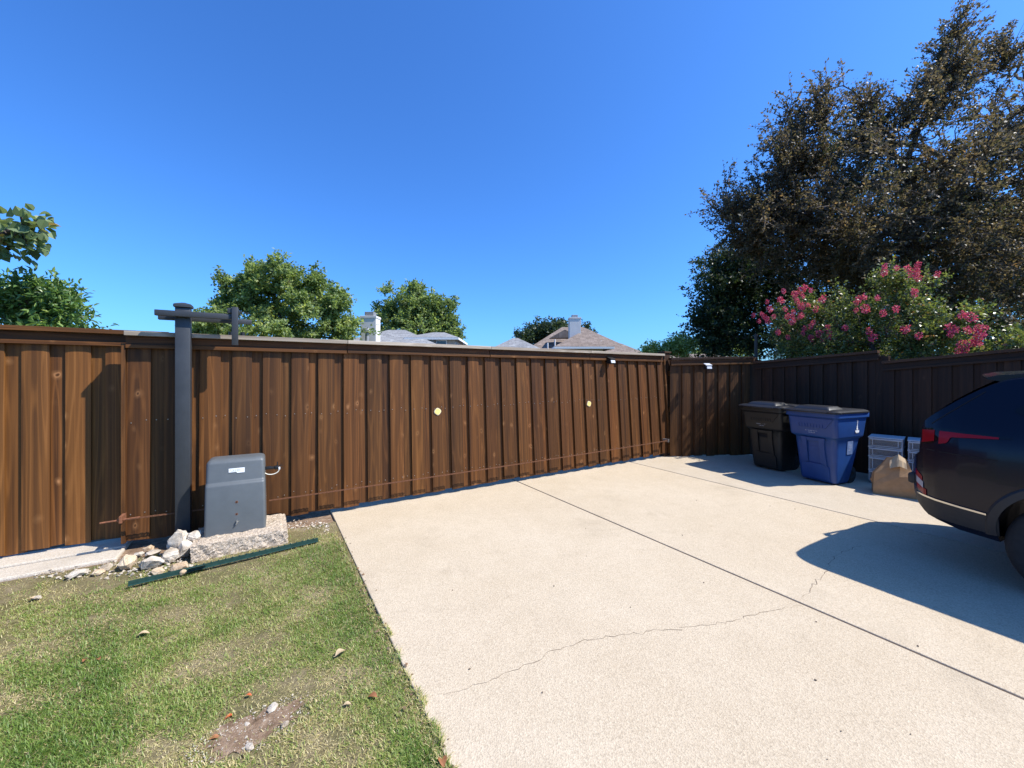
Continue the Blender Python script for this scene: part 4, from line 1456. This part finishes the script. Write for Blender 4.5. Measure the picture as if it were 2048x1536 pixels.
# ================================================================== VEGETATION
def leaf_object(name, C_, Dv, Nv, ln, wd, tint, mat, parent=None, fold=.18, six=False):
    """one rhombic, slightly folded leaf per row of the arrays"""
    n_ = len(C_)
    Dv = Dv/np.maximum(np.linalg.norm(Dv, axis=1, keepdims=True), 1e-6)
    Sd = np.cross(Dv, Nv); Sd /= np.maximum(np.linalg.norm(Sd, axis=1, keepdims=True), 1e-6)
    Nn = np.cross(Sd, Dv)
    ln = ln.reshape(-1, 1); wd = wd.reshape(-1, 1)
    K = 8 if six else 4
    V = np.empty((n_, K, 3))
    V[:, 0] = C_
    if six:      # two folded halves with a rounded outline
        V[:, 1] = C_ + Dv*ln*.22 + Sd*wd*.42 + Nn*wd*fold
        V[:, 2] = C_ + Dv*ln*.60 + Sd*wd*.46 + Nn*wd*fold
        V[:, 3] = C_ + Dv*ln - Nn*ln*.16
        V[:, 4] = C_ + Dv*ln - Nn*ln*.16
        V[:, 5] = C_ + Dv*ln*.60 - Sd*wd*.46 + Nn*wd*fold
        V[:, 6] = C_ + Dv*ln*.22 - Sd*wd*.42 + Nn*wd*fold
        V[:, 7] = C_
    else:
        V[:, 1] = C_ + Dv*ln*.45 + Sd*wd*.5 + Nn*wd*fold
        V[:, 2] = C_ + Dv*ln - Nn*ln*.12
        V[:, 3] = C_ + Dv*ln*.45 - Sd*wd*.5 + Nn*wd*fold
    me = bpy.data.meshes.new(name)
    m_ = n_*K//4
    me.vertices.add(n_*K); me.loops.add(n_*K); me.polygons.add(m_)
    me.vertices.foreach_set('co', V.reshape(-1))
    me.loops.foreach_set('vertex_index', np.arange(n_*K, dtype=np.int32))
    me.polygons.foreach_set('loop_start', np.arange(0, n_*K, 4, dtype=np.int32))
    me.polygons.foreach_set('loop_total', np.full(m_, 4, dtype=np.int32))
    at_ = me.attributes.new('tint', 'FLOAT', 'POINT')
    at_.data.foreach_set('value', np.repeat(np.clip(tint, 0, 1), K).astype(np.float32))
    me.materials.append(mat)
    me.update(calc_edges=True)
    o = bpy.data.objects.new(name, me)
    return link(o, parent)

def unit(rng, n_):
    v = rng.normal(size=(n_, 3))
    return v/np.linalg.norm(v, axis=1, keepdims=True)

def make_tree(name, label, cat, base, fork_z, blobs, rng, leafmat_, leaves_per_tip, leaf_l, leaf_w, spread, trunk_r,
              tint_mu=.5, tint_sd=.22, bark='bark', droop=.0, group=None, up=.35, clump_tint=.15, twig=.35, crown_name='crown', tip_r=.004, lean=(0, 0), shell=2.0, leaf_up=.5, six=False, jit=.10, clump=.22, per=7, twigs=False):
    """blobs: (centre, radii, number of shoot tips).  Branches grow from the trunk to each tip; leaves sit along the shoots"""
    e = empty(name, base)
    tag(e, label, cat, group)
    base = np.array(base, float)
    # trunk
    top = max(b[0][2] for b in blobs)
    zt = max(fork_z + .3, min(top, fork_z + (top-fork_z)*.6))
    nodes, parent_, depth = [], [], []
    cen = np.average([b[0] for b in blobs], axis=0, weights=[b[2] for b in blobs])
    K = 9
    for k in range(K+1):
        u = k/K
        tx = base[:2]*(1-u**1.6) + (cen[:2])*(u**1.6)*.8 + base[:2]*(u**1.6)*.2
        nodes.append(np.array([tx[0] + .06*math.sin(k*1.7)*u, tx[1] + .06*math.cos(k*2.1)*u, zt*u]))
        parent_.append(k-1); depth.append(k*.2)
    tips = []
    for c_, r_, n_ in blobs:
        nc = max(2, n_//per)
        d_ = unit(rng, nc)
        rad = rng.random(nc)**(1/shell)
        cc = d_*rad[:, None]
        pick = rng.integers(0, nc, n_)
        q_ = cc[pick] + rng.normal(size=(n_, 3))*clump
        tips.append(np.array(c_) + q_*np.array(r_))
    tips = np.concatenate(tips)
    order = np.argsort(np.linalg.norm(tips - nodes[K], axis=1)*1.0)
    tips = tips[order]
    chains = []
    fk = next(i for i in range(K+1) if nodes[i][2] >= fork_z*.85)
    for t_ in tips:
        arr = np.array(nodes[fk:]); dp = np.array(depth[fk:])
        dv_ = t_ - arr
        dist = np.linalg.norm(dv_, axis=1)
        cost = dist*(1.0 + .35*np.maximum(0, -dv_[:, 2]/np.maximum(dist, .01))) + .18*dp
        cost[dist < .05] += 5
        j = int(np.argmin(cost)) + fk
        p0 = nodes[j]; L0 = np.linalg.norm(t_-p0)
        ns = max(2, int(L0/.45) + 1)
        ns = min(ns, 8)
        prev = j; ch_ = [j]
        side = unit(rng, 1)[0]*L0*.10
        for q in range(1, ns+1):
            u = q/ns
            p = p0*(1-u) + t_*u + side*math.sin(math.pi*u) + np.array([0, 0, (-droop + .06)*L0*math.sin(math.pi*u)])
            nodes.append(p); parent_.append(prev); depth.append(depth[prev] + L0/ns)
            prev = len(nodes)-1
            ch_.append(prev)
        chains.append(ch_)
    N_ = len(nodes)
    load = np.zeros(N_)
    for ch_ in chains: load[ch_[-1]] += 1
    for i in range(N_-1, 0, -1):
        if parent_[i] >= 0: load[parent_[i]] += load[i]
    mx = max(load[0], 1)
    rad = tip_r + (trunk_r-tip_r)*(load/mx)**.55
    mb = MB()
    tr_ = [Vector(nodes[k]) - Vector(base) + Vector((0, 0, base[2])) for k in range(K+1)]
    trr = [rad[k]*(1.35 if k == 0 else 1) for k in range(K+1)]
    mb.tube([Vector(nodes[k]-np.array([base[0], base[1], base[2]])) for k in range(K+1)], trr, 10)
    mb.build('trunk', MAT[bark], e, smooth=60)
    lb_ = MB()
    for ch_ in chains:
        rr_ = [min(rad[i], rad[ch_[1]]*1.15) for i in ch_]
        lb_.tube([Vector(nodes[i]-base) for i in ch_], rr_, 5 if rr_[0] > .012 else 3, False)
    lb_.build('branches', MAT[bark], e, smooth=80)
    # leaves along the last part of each chain
    Cs, Ds, Ns, Ts = [], [], [], []
    tw_ = MB()
    for ch_ in chains:
        t_ = nodes[ch_[-1]]
        k0 = nodes[ch_[max(0, len(ch_)-3)]]
        ax_ = t_ - k0
        al = np.linalg.norm(ax_)+1e-6
        ax_ = ax_/al
        ct = rng.normal(0, clump_tint)
        n_ = int(leaves_per_tip*rng.uniform(.6, 1.4))
        # side shoots
        nsd = 5
        sd = ax_*.7 + unit(rng, nsd)*.9 + np.array([0, 0, up])
        sd /= np.linalg.norm(sd, axis=1, keepdims=True)
        ssel = rng.integers(0, nsd, n_)
        u = rng.random(n_)
        root = t_ - ax_*(np.minimum(al, spread*1.6)*rng.random(nsd))[:, None]
        if twigs:
            for q in range(nsd):
                r0, r1 = root[q]-base, root[q]+sd[q]*spread*.95-base
                tw_.tube([Vector(r0), Vector((r0+r1)/2 + np.array([0, 0, .03*spread])), Vector(r1)], [tip_r*1.3, tip_r, tip_r*.5], 3, False)
        pos = root[ssel] + sd[ssel]*(u*spread)[:, None] + rng.normal(size=(n_, 3))*spread*jit
        dr = sd[ssel]*.5 + unit(rng, n_)*.8 + np.array([0, 0, -droop*1.5])
        Cs.append(pos); Ds.append(dr)
        nn = unit(rng, n_)*.9 + np.array([0, 0, leaf_up])
        Ns.append(nn)
        Ts.append(rng.normal(tint_mu + ct, tint_sd, n_))
    if twigs: tw_.build('twigs', MAT[bark], e)
    Cs = np.concatenate(Cs) - base; Ds = np.concatenate(Ds); Ns = np.concatenate(Ns); Ts = np.concatenate(Ts)
    n_ = len(Cs)
    sc_ = rng.uniform(.65, 1.25, n_)
    leaf_object(crown_name, Cs, Ds, Ns, leaf_l*sc_, leaf_w*sc_, Ts, MAT[leafmat_], e, six=six)
    return e, tips

def blob(px, py, Y, rx, ry, n_, depth=None):
    c_ = ray(px, py, Y)
    k = Y/F
    return ((c_.x, c_.y, c_.z), (rx*k, (depth if depth else rx*k*.8), ry*k), n_)

rng = np.random.default_rng(3)
# big brown-leaved tree on the right
YB = 10.0
bb = [blob(1740, 440, YB, 230, 110, 190), blob(1560, 410, YB, 120, 70, 95), blob(1500, 440, YB, 75, 35, 40), blob(1620, 330, YB, 90, 60, 50), blob(1605, 245, YB, 62, 80, 48),
      blob(1580, 290, YB-.3, 50, 60, 26), blob(1720, 300, YB+.4, 40, 50, 12), blob(1735, 215, YB, 40, 45, 16), blob(1800, 250, YB, 90, 70, 44), blob(1870, 190, YB, 60, 75, 36), blob(1895, 75, YB, 22, 58, 22), blob(1955, 150, YB, 50, 80, 24),
      blob(2005, 95, YB, 26, 46, 9), blob(1880, 360, YB, 140, 100, 110), blob(1990, 320, YB, 80, 100, 44), blob(2090, 340, YB, 110, 140, 50), blob(1930, 510, YB, 150, 110, 120), blob(1800, 540, YB, 180, 60, 60), blob(1660, 500, YB, 130, 60, 70),
      blob(2100, 520, YB, 140, 140, 90), blob(1480, 500, YB+.3, 70, 40, 24)]
tb_ = ray(1850, 748, YB+.6)
make_tree('brown_leaved_tree', 'tall spreading tree with bronze brown leaves behind the right fence', 'tree', (tb_.x, tb_.y, -.05), 2.6, bb, rng, 'brown_leaf', 112, .072, .042, .62, .19, .46, .20, up=.42, clump_tint=.13, jit=.034, clump=.26, twigs=True, tip_r=.006)
# dark evergreen behind it
YD = 13.0
bd = [blob(1450, 590, YD, 75, 85, 90), blob(1500, 520, YD, 80, 60, 60), blob(1560, 600, YD, 110, 100, 120), blob(1700, 580, YD, 140, 100, 140), blob(1850, 520, YD, 170, 130, 150), blob(1990, 450, YD, 110, 110, 70), blob(2080, 560, YD, 120, 140, 110),
      blob(1700, 410, YD, 110, 80, 50), blob(1690, 300, YD, 50, 26, 10), blob(1420, 640, YD, 45, 45, 30), blob(1480, 670, YD, 60, 40, 36), blob(1960, 640, YD, 120, 60, 60), blob(1850, 340, YD, 80, 40, 12), blob(1580, 700, YD, 110, 40, 60), blob(1780, 700, YD-1.5, 140, 50, 80), blob(1980, 700, YD-1.5, 140, 50, 80)]
tb_ = ray(1700, 748, YD+.5)
make_tree('dark_evergreen_tree', 'dense dark green evergreen behind the bronze tree and pink shrub', 'tree', (tb_.x, tb_.y, -.05), 1.2, bd, rng, 'dark_leaf', 125, .10, .058, .55, .24, .45, .25, up=.2, clump=.3)
# bare twiggy tree showing at the upper right
bt_ = [blob(1720, 250, 14.5, 70, 40, 40), blob(2020, 190, 14.5, 70, 90, 60), blob(2070, 260, 14.5, 60, 80, 40), blob(1790, 260, 14.5, 50, 40, 20)]
tb_ = ray(1930, 748, 14.5)
make_tree('bare_tree', 'thin grey leafless tree behind the bronze tree crown', 'tree', (tb_.x, tb_.y, -.05), 4.0, bt_, rng, 'brown_leaf', 6, .05, .03, .5, .14, .5, .2, tip_r=.008)

# pink flowering shrub just behind the side fence
def gdz(g, d, z):
    v_ = P(g, d, z)
    return (v_.x, v_.y, v_.z)
bs = [(gdz(8.95, 3.75, 2.35), (.50, .50, .72), 70), (gdz(9.0, 3.2, 2.45), (.45, .5, .68), 64), (gdz(9.1, 2.6, 2.55), (.50, .5, .70), 64), (gdz(9.15, 2.15, 2.70), (.45, .42, .68), 52),
      (gdz(9.05, 1.75, 2.45), (.42, .42, .58), 46), (gdz(8.95, 1.35, 2.10), (.40, .36, .40), 34), (gdz(8.9, 1.10, 1.92), (.30, .28, .28), 12), (gdz(8.85, 3.3, 1.9), (.30, .75, .45), 60), (gdz(8.85, 2.0, 1.9), (.30, .75, .45), 60), (gdz(8.85, 1.2, 1.75), (.30, .3, .30), 20), (gdz(9.15, 2.2, 3.18), (.16, .16, .22), 8)]
sb_ = P(9.05, 2.5)
sh, stips = make_tree('flowering_shrub', 'pink flowering crape myrtle shrub rising above the dark side fence', 'shrub', (sb_.x, sb_.y, -.05), .5, bs, rng, 'myrtle_leaf', 64, .052, .030, .26, .05, .48, .22, up=.4, crown_name='foliage', clump_tint=.12)
# flower heads, each a cluster of crinkled petals
fm = []
for k in range(4):
    n_ = 70
    d_ = unit(rng, n_)
    C_ = d_*np.array([.055, .055, .085])*rng.random((n_, 1))**.5
    tmp = leaf_object('flower_head', C_, d_ + unit(rng, n_)*.8, unit(rng, n_), np.full(n_, .030), np.full(n_, .027), rng.normal(.5, .28, n_), MAT['petal'])
    fm.append(tmp.data)
    bpy.data.objects.remove(tmp)
spots = [(1562, 600), (1595, 603), (1575, 632), (1604, 612), (1588, 588), (1528, 632), (1535, 640), (1655, 655), (1658, 668), (1585, 642), (1556, 664), (1602, 630), (1638, 668), (1622, 674), (1632, 618), (1645, 598), (1718, 598), (1727, 594), (1731, 617),
         (1766, 626), (1792, 618), (1811, 658), (1768, 544), (1815, 537), (1826, 546), (1836, 555), (1738, 662), (1747, 675), (1838, 672), (1924, 630), (1942, 634), (1935, 660), (1950, 684), (1958, 672), (1934, 688), (1918, 700), (1540, 618), (1690, 655), (1830, 586), (1900, 655), (1965, 668), (1610, 575), (1600, 582)]
rs = random.Random(77)
base_spots = list(spots)
for k in range(46):
    q_ = rs.choice(base_spots)
    spots.append((q_[0] + rs.gauss(0, 17), q_[1] + rs.gauss(0, 11)))
for i, (px, py) in enumerate(spots):
    # depth: the front face of the shrub along its row
    u = (px-1520)/(1960-1520)
    d_front = 3.95 - 3.1*u
    x_ = (px-1024)/F
    # point on the vertical plane g = 8.72 seen at this pixel
    den = x_*GX + GY
    Y = 8.50/den
    q = Vector((x_*Y, Y, CAMH + (HZ-py)/F*Y))
    o = place('flower_head', fm[i % 4], sh, (q.x-sb_.x, q.y-sb_.y, q.z+.05), (rng.uniform(-.4, .4), rng.uniform(-.4, .4), rng.uniform(0, 6)), (.6, .6, .6) if i >= 43 else ((.72, .72, .72) if i % 3 else (.92, .92, .9)))

# round green trees beyond the gate
YA = 25.0
ba = [blob(560, 590, YA, 95, 62, 100), blob(480, 620, YA, 70, 55, 70), blob(640, 620, YA, 70, 50, 70), blob(560, 660, YA, 150, 45, 120), blob(690, 660, YA, 30, 32, 24), blob(430, 650, YA, 40, 38, 30), blob(590, 562, YA, 50, 24, 30), blob(520, 572, YA, 35, 20, 16), blob(560, 730, YA, 120, 60, 40)]
tb_ = ray(565, 748, YA)
make_tree('round_green_tree', 'large rounded green tree left of the white chimney', 'tree', (tb_.x, tb_.y, -.05), 2.0, ba, rng, 'green_leaf', 130, .19, .115, .72, .26, .44, .2, group='trees beyond the gate', up=.3, clump_tint=.15, per=3, clump=.12, shell=2.6)
YC = 37.0
bc = [blob(840, 620, YC, 62, 48, 90), blob(790, 640, YC, 38, 36, 34), blob(885, 645, YC, 36, 42, 40), blob(840, 670, YC, 80, 40, 60), blob(845, 585, YC, 24, 18, 12), blob(912, 680, YC, 24, 20, 14), blob(893, 612, YC, 10, 14, 5)]
tb_ = ray(840, 748, YC)
make_tree('conical_green_tree', 'green tree standing behind the grey roof', 'tree', (tb_.x, tb_.y, -.05), 2.5, bc, rng, 'green_leaf', 130, .25, .15, .95, .28, .42, .2, group='trees beyond the gate', up=.3, clump_tint=.14, per=3, clump=.12, shell=2.6)
YE = 52.0
be = [blob(1080, 672, YE, 42, 20, 60), blob(1110, 665, YE, 40, 16, 40), blob(1045, 685, YE, 20, 14, 14), blob(1175, 675, YE, 22, 12, 14)]
tb_ = ray(1090, 748, YE)
make_tree('far_dark_tree', 'dark tree rising behind the brown roof ridge', 'tree', (tb_.x, tb_.y, -.05), 2.5, be, rng, 'dark_leaf', 95, .36, .2, 1.5, .3, .6, .2, group='trees beyond the gate')
YF = 13.0
bf = [blob(1335, 705, YF, 40, 20, 40), blob(1305, 708, YF, 18, 12, 12), blob(1350, 692, YF, 14, 14, 10), blob(1335, 740, YF, 40, 40, 20)]
tb_ = ray(1335, 748, YF)
make_tree('light_green_bush', 'light green feathery bush behind the right end of the gate', 'bush', (tb_.x, tb_.y, -.05), .8, bf, rng, 'green_leaf', 70, .11, .045, .36, .05, .80, .2, up=.5, crown_name='foliage')
YG = 40.0
bg_ = [blob(1425, 700, YG, 25, 18, 24), blob(1400, 708, YG, 20, 8, 10), blob(1470, 700, YG, 30, 16, 24), blob(1440, 735, YG, 60, 25, 20)]
tb_ = ray(1440, 748, YG)
make_tree('far_green_tree', 'small far green tree over the low brown roof', 'tree', (tb_.x, tb_.y, -.05), 1.5, bg_, rng, 'green_leaf', 70, .3, .16, 1.0, .2, .5, .2)

# shrub and overhanging branch at the left edge
YL = 5.6
bl = [blob(30, 595, YL, 50, 46, 44, .35), blob(88, 615, YL, 36, 42, 40, .35), blob(-25, 595, YL, 60, 50, 40, .4), blob(115, 640, YL, 20, 28, 14, .3), blob(60, 680, YL, 90, 50, 40, .35), blob(-100, 620, YL, 80, 60, 40, .5), blob(176, 664, YL, 8, 6, 2, .1)]
tb_ = ray(60, 748, YL+.05)
make_tree('leafy_shrub', 'bright green shrub with long leaves above the left fence', 'shrub', (tb_.x, tb_.y, -.05), .8, bl, rng, 'shrub_leaf', 52, .088, .034, .30, .045, .50, .24, up=.75, crown_name='foliage', leaf_up=1.2, six=True)
YM = 5.2
bm_ = [blob(20, 458, YM, 40, 30, 15, .2), blob(55, 448, YM, 22, 18, 5, .15), blob(10, 500, YM, 30, 20, 9, .2), blob(60, 486, YM, 14, 12, 3, .1), blob(-90, 420, YM, 60, 50, 14, .4), blob(-220, 360, YM, 110, 90, 60, .8), blob(-380, 330, YM, 150, 130, 110, 1.2)]
tb_ = ray(-330, 748, YM+.8)
make_tree('broad_leaved_tree', 'broad leaved branch hanging in at the upper left edge', 'tree', (tb_.x, tb_.y, -.05), 2.2, bm_, rng, 'broad_leaf', 7, .125, .105, .22, .12, .5, .22, up=-.1, droop=.22, tip_r=.006, six=True)

# ================================================================== GRASS
def field(x, y, s):
    return (np.sin(x*2.3+s)*np.cos(y*1.9-s*.7) + .8*np.sin(x*4.1+y*3.3+s*1.3) + .6*np.sin(x*8.7-y*7.1+s*2.1) + .45*np.sin(x*15.3+y*17.9+s) + .3*np.sin(-x*29+y*23+s*3))
rng = np.random.default_rng(12)
def grass_blades():
    n_ = 430000
    # denser where the lawn is close
    Yp = 1.25 + (4.7-1.25)*rng.random(n_)**1.15
    Xp = -(0.0 + rng.random(n_)*2.1)*Yp + .25
    g = Xp*GX + Yp*GY; d = -Xp*GY + Yp*GX
    keep = (g < DRIVE_G0 - .002 + .016*np.clip(field(Xp*3, Yp*3, 5), -1.0, 1.6)) & (d < 4.66) & (g > -6.0)
    f1 = field(Xp, Yp, .4); f2 = field(Xp*1.7, Yp*1.7, 2.2)
    thin = np.clip((f1 - 1.05)*.9, 0, .75)
    thin = np.maximum(thin, np.clip((f2-1.5)*.8, 0, .6))
    dryp = np.zeros(n_)
    for px, py, r_ in ((110, 1290, .20), (45, 1400, .17), (215, 1240, .16), (480, 1290, .17), (420, 1335, .15), (150, 1175, .25), (330, 1225, .15), (250, 1190, .2), (640, 1180, .14), (560, 1380, .16), (700, 1350, .12), (300, 1500, .12), (640, 1490, .12)):
        c_ = gnd(px, py)
        dd = np.sqrt(((Xp-c_.x)/1.5)**2 + ((Yp-c_.y)/.8)**2) + .035*field(Xp*4, Yp*4, px)
        dryp = np.maximum(dryp, np.clip(1.25 - dd/r_, 0, 1))
    thin = np.maximum(thin, dryp*.55)
    # bare patch with pebbles, and the dry strip by the rocks
    bp = gnd(505, 1452)
    ux, uy = Xp-bp.x, Yp-bp.y
    rot = R(38)
    qx, qy = ux*math.cos(rot)+uy*math.sin(rot), -ux*math.sin(rot)+uy*math.cos(rot)
    bare = np.sqrt((qx/.21)**2 + (qy/.105)**2) + .17*field(Xp*5, Yp*5, 1)
    thin = np.where(bare < 1.0, .88, thin)
    thin = np.where(bare < .6, .955, thin)
    thin = np.where(d > 4.28 + .10*field(Xp*2, Yp*2, 3), .90, thin)
    keep &= rng.random(n_) > thin
    Xp, Yp, g, d, f1, f2, bare, dryp = (a[keep] for a in (Xp, Yp, g, d, f1, f2, bare, dryp))
    n_ = len(Xp)
    ln = rng.uniform(.018, .042, n_)*(1 + .15*np.clip(-f1, -1, 1))
    wd = rng.uniform(.0022, .0042, n_)
    az = rng.random(n_)*2*np.pi
    tilt = rng.uniform(.25, 1.25, n_)
    dx, dy, dz = np.cos(az)*np.sin(tilt), np.sin(az)*np.sin(tilt), np.cos(tilt)
    z0 = -0.011 + 0.005*(np.sin(g*2.1+1.3)*np.sin(d*1.7) + .6*np.sin(g*4.3+d*3.1) + .4*np.sin(g*7.9-d*6.4)) - .004
    z0 = np.where(g > DRIVE_G0-.004, .002, z0)
    tint = .42 + .09*f1 + .07*f2 + rng.normal(0, .13, n_)
    dry = rng.random(n_) < (.17 + .10*np.clip(f2+.5, 0, 3) + .12*np.clip(f1+.2, 0, 3) + .55*dryp)
    tint = np.where(dry, rng.uniform(.72, 1.0, n_), tint)
    tint = np.where((bare < 1.5) & (rng.random(n_) < .55), rng.uniform(.7, 1.0, n_), tint)
    tint = np.where((d > 4.1) & (rng.random(n_) < .5), rng.uniform(.65, 1.0, n_), tint)
    edge = (g > DRIVE_G0-.05)
    tint = np.where(edge & (rng.random(n_) < .45), rng.uniform(.7, 1.0, n_), tint)
    ln = np.where(dry, ln*1.15, ln)
    dz = np.where(dry, dz*.45, dz)
    B = np.stack([Xp, Yp, z0], 1)
    Dv = np.stack([dx, dy, dz], 1)
    Sd = np.stack([-np.sin(az), np.cos(az), np.zeros(n_)], 1)*wd[:, None]*.5
    M_ = B + Dv*(ln*.55)[:, None]
    T_ = B + Dv*ln[:, None]*np.array([1.25, 1.25, .82])
    V = np.empty((n_, 5, 3))
    V[:, 0] = B-Sd; V[:, 1] = B+Sd; V[:, 2] = M_+Sd*.85; V[:, 3] = M_-Sd*.85; V[:, 4] = T_
    me = bpy.data.meshes.new('grass')
    me.vertices.add(n_*5); me.loops.add(n_*7); me.polygons.add(n_*2)
    me.vertices.foreach_set('co', V.reshape(-1))
    off = (np.arange(n_, dtype=np.int32)*5)[:, None]
    me.loops.foreach_set('vertex_index', (off + np.array([0, 1, 2, 3, 3, 2, 4], np.int32)).reshape(-1))
    ls_ = (np.arange(n_, dtype=np.int32)*7)[:, None] + np.array([0, 4], np.int32)
    me.polygons.foreach_set('loop_start', ls_.reshape(-1))
    me.polygons.foreach_set('loop_total', np.tile(np.array([4, 3], np.int32), n_))
    at_ = me.attributes.new('tint', 'FLOAT', 'POINT')
    at_.data.foreach_set('value', np.repeat(np.clip(tint, 0, 1), 5).astype(np.float32))
    me.materials.append(MAT['grass_blade'])
    me.update(calc_edges=True)
    o = bpy.data.objects.new('grass', me)
    link(o)
    tag(o, 'short patchy grass with dry straw coloured blades left of the drive', 'grass', kind='stuff')
grass_blades()
# bare earth with pebbles
bp = gnd(505, 1452)
vs_ = []
for k in range(40):
    a_ = 2*math.pi*k/40
    r_ = .9 + .14*math.sin(3*a_+1) + .12*math.sin(7*a_) + .12*math.sin(11*a_+2) + .1*math.sin(17*a_)
    x_, y_ = .21*math.cos(a_)*r_, .11*math.sin(a_)*r_
    ro = R(38)
    q = Vector((bp.x + x_*math.cos(ro)-y_*math.sin(ro), bp.y + x_*math.sin(ro)+y_*math.cos(ro), 0))
    g_, d_ = togd(q)
    q.z = lawn_z(g_, d_) + .004
    vs_.append(q)
cz = Vector((bp.x, bp.y, sum(v.z for v in vs_)/40 + .001))
tag(MB().add([cz] + vs_, [(0, 1+k, 1+(k+1) % 40) for k in range(40)]).build('bare_patch', MAT['bare_soil'], smooth=80), 'bare brown earth patch in the lawn', 'soil', kind='structure')
rg = random.Random(17)
mb = MB()
for k in range(420):
    a_, r_ = rg.uniform(0, 6.28), math.sqrt(rg.random())
    x_, y_ = .27*math.cos(a_)*r_ + .03, .135*math.sin(a_)*r_ - .01
    ro = R(38)
    q = Vector((bp.x + x_*math.cos(ro)-y_*math.sin(ro), bp.y + x_*math.sin(ro)+y_*math.cos(ro), cz.z-.001))
    s_ = rg.choice((.0018, .0022, .003, .0045))*rg.uniform(.8, 1.5)
    bm = bmesh.new()
    for _ in range(8): bm.verts.new(q + Vector((rg.uniform(-1, 1)*s_, rg.uniform(-1, 1)*s_, rg.uniform(-.2, .9)*s_)))
    bmesh.ops.convex_hull(bm, input=bm.verts[:])
    for v in [v for v in bm.verts if not v.link_faces]: bm.verts.remove(v)
    bm.verts.index_update()
    mb.add([v.co for v in bm.verts], [tuple(v.index for v in f.verts) for f in bm.faces])
    bm.free()
tag(mb.build('pebbles', MAT['white_rock']), 'tiny pale pebbles on the bare earth patch', 'pebbles', kind='stuff')
for px, py, w, lab_ in ((545, 1413, 30, 'flat white stone at the top of the bare patch'), (494, 1444, 14, 'small white chip in the middle of the bare patch'), (570, 1447, 24, 'knobbly white stone at the right of the bare patch'), (500, 1490, 26, 'thin white stone sliver at the bottom of the bare patch')):
    p = gnd(px, py)
    k = p.y/F
    o = place('stone', rock_mesh(w*k*.5, w*k*.32, w*k*.16, px, MAT['white_rock']), None, (p.x, p.y, cz.z-.004), (0, 0, rg.uniform(0, 3)))
    tag(o, lab_, 'stone', 'stones in the bare patch')
# fallen leaves
def leaf_thing(px, py, size, mat, label, z=None, rz=0):
    p = gnd(px, py)
    vs_, fs = [], []
    nL = 6
    for i in range(nL+1):
        u = i/nL
        w_ = size*.30*math.sin(math.pi*min(1, u*.93+.05))**.8
        x_ = (u-.5)*size
        zc = .10*size*math.sin(math.pi*u*1.3)
        vs_ += [(x_, -w_, zc + w_*.55), (x_, 0, zc), (x_, w_, zc + w_*.45)]
    for i in range(nL):
        for k in range(2):
            q = i*3+k
            fs.append((q, q+3, q+4, q+1))
    b = MB().add(vs_, fs)
    b.tube([(-size*.5, 0, 0), (-size*.72, .02*size, .03*size)], size*.018, 5)
    o = b.build('fallen_leaf', MAT[mat], None, (p.x, p.y, z if z is not None else p.z + .004), (0, .1, rz), smooth=60)
    tag(o, label, 'leaf', 'fallen leaves on the lawn')
leaf_thing(460, 1428, .036, 'orange_leaf', 'bright orange fallen leaf on the bare patch', -.012, .9)
leaf_thing(498, 1391, .026, 'orange_leaf', 'small rusty fallen leaf above the bare patch', .002, .2)
leaf_thing(288, 1270, .055, 'tan_leaf', 'long tan fallen leaf in the middle of the lawn', .008, .6)
leaf_thing(682, 1308, .07, 'tan_leaf', 'pale curled leaf in the grass near the drive', .008, 1.1)
leaf_thing(170, 1322, .035, 'dead_leaf', 'brown fallen leaf on the left half of the lawn', .006, 2.0)
leaf_thing(197, 1320, .035, 'dead_leaf', 'brown fallen leaf just right of another brown leaf', .006, 2.6)
leaf_thing(695, 1411, .035, 'tan_leaf', 'small pale leaf between bare patch and drive', .006, .4)
leaf_thing(885, 1525, .06, 'dead_leaf', 'reddish brown leaf at the drive edge, bottom of the picture', .006, 1.9)
leaf_thing(66, 1200, .06, 'tan_leaf', 'yellowish leaf near the left edge of the lawn', .006, .5)
leaf_thing(430, 1472, .04, 'dead_leaf', 'dark red leaf at the left side of the bare patch', -.010, .5)
leaf_thing(745, 1395, .05, 'dead_leaf', 'dull brown leaf in the grass close to the drive edge', .006, 2.9)
# dead leaves gathered along the edge of the drive
rng = np.random.default_rng(44)
n_ = 150
dd = .2 + 4.1*rng.random(n_)
gg = DRIVE_G0 - .03 + rng.normal(0, .028, n_)
C_ = np.array([tuple(P(g_, d_, .004 if g_ > DRIVE_G0 else .002)) for g_, d_ in zip(gg, dd)])
lo2 = leaf_object('leaf_litter', C_, unit(rng, n_)*np.array([1, 1, .25]), unit(rng, n_)*.5 + np.array([0, 0, 1.0]), rng.uniform(.012, .03, n_), rng.uniform(.008, .018, n_), rng.uniform(.75, 1.0, n_), MAT['brown_leaf'])
tag(lo2, 'brown leaf litter along the left edge of the drive', 'leaf litter', kind='stuff')
# bits of grit on the drive
rg = random.Random(8)
mb = MB()
for k in range(30):
    px, py = rg.choice([(1540, 1012), (1590, 1018), (1310, 1087), (1108, 1172), (1130, 1327), (1488, 1262), (1085, 1385), (1836, 1292), (900, 1083), (820, 1129), (910, 1160)]) if k < 11 else (rg.uniform(720, 2040), rg.uniform(960, 1530))
    q = gnd(px, py, .002)
    if togd(q)[0] < DRIVE_G0+.05 or togd(q)[0] > 7.9 or togd(q)[1] > 4.8: continue
    s_ = rg.uniform(.002, .0055)
    mb.box(q + Vector((0, 0, s_*.3)), (s_*2, s_*1.3, s_), Matrix.Rotation(rg.uniform(0, 3), 3, 'Z'), ch=s_*.3)
tag(mb.build('grit', MAT['crack_dark']), 'dark bits of grit scattered on the drive', 'grit', kind='stuff')
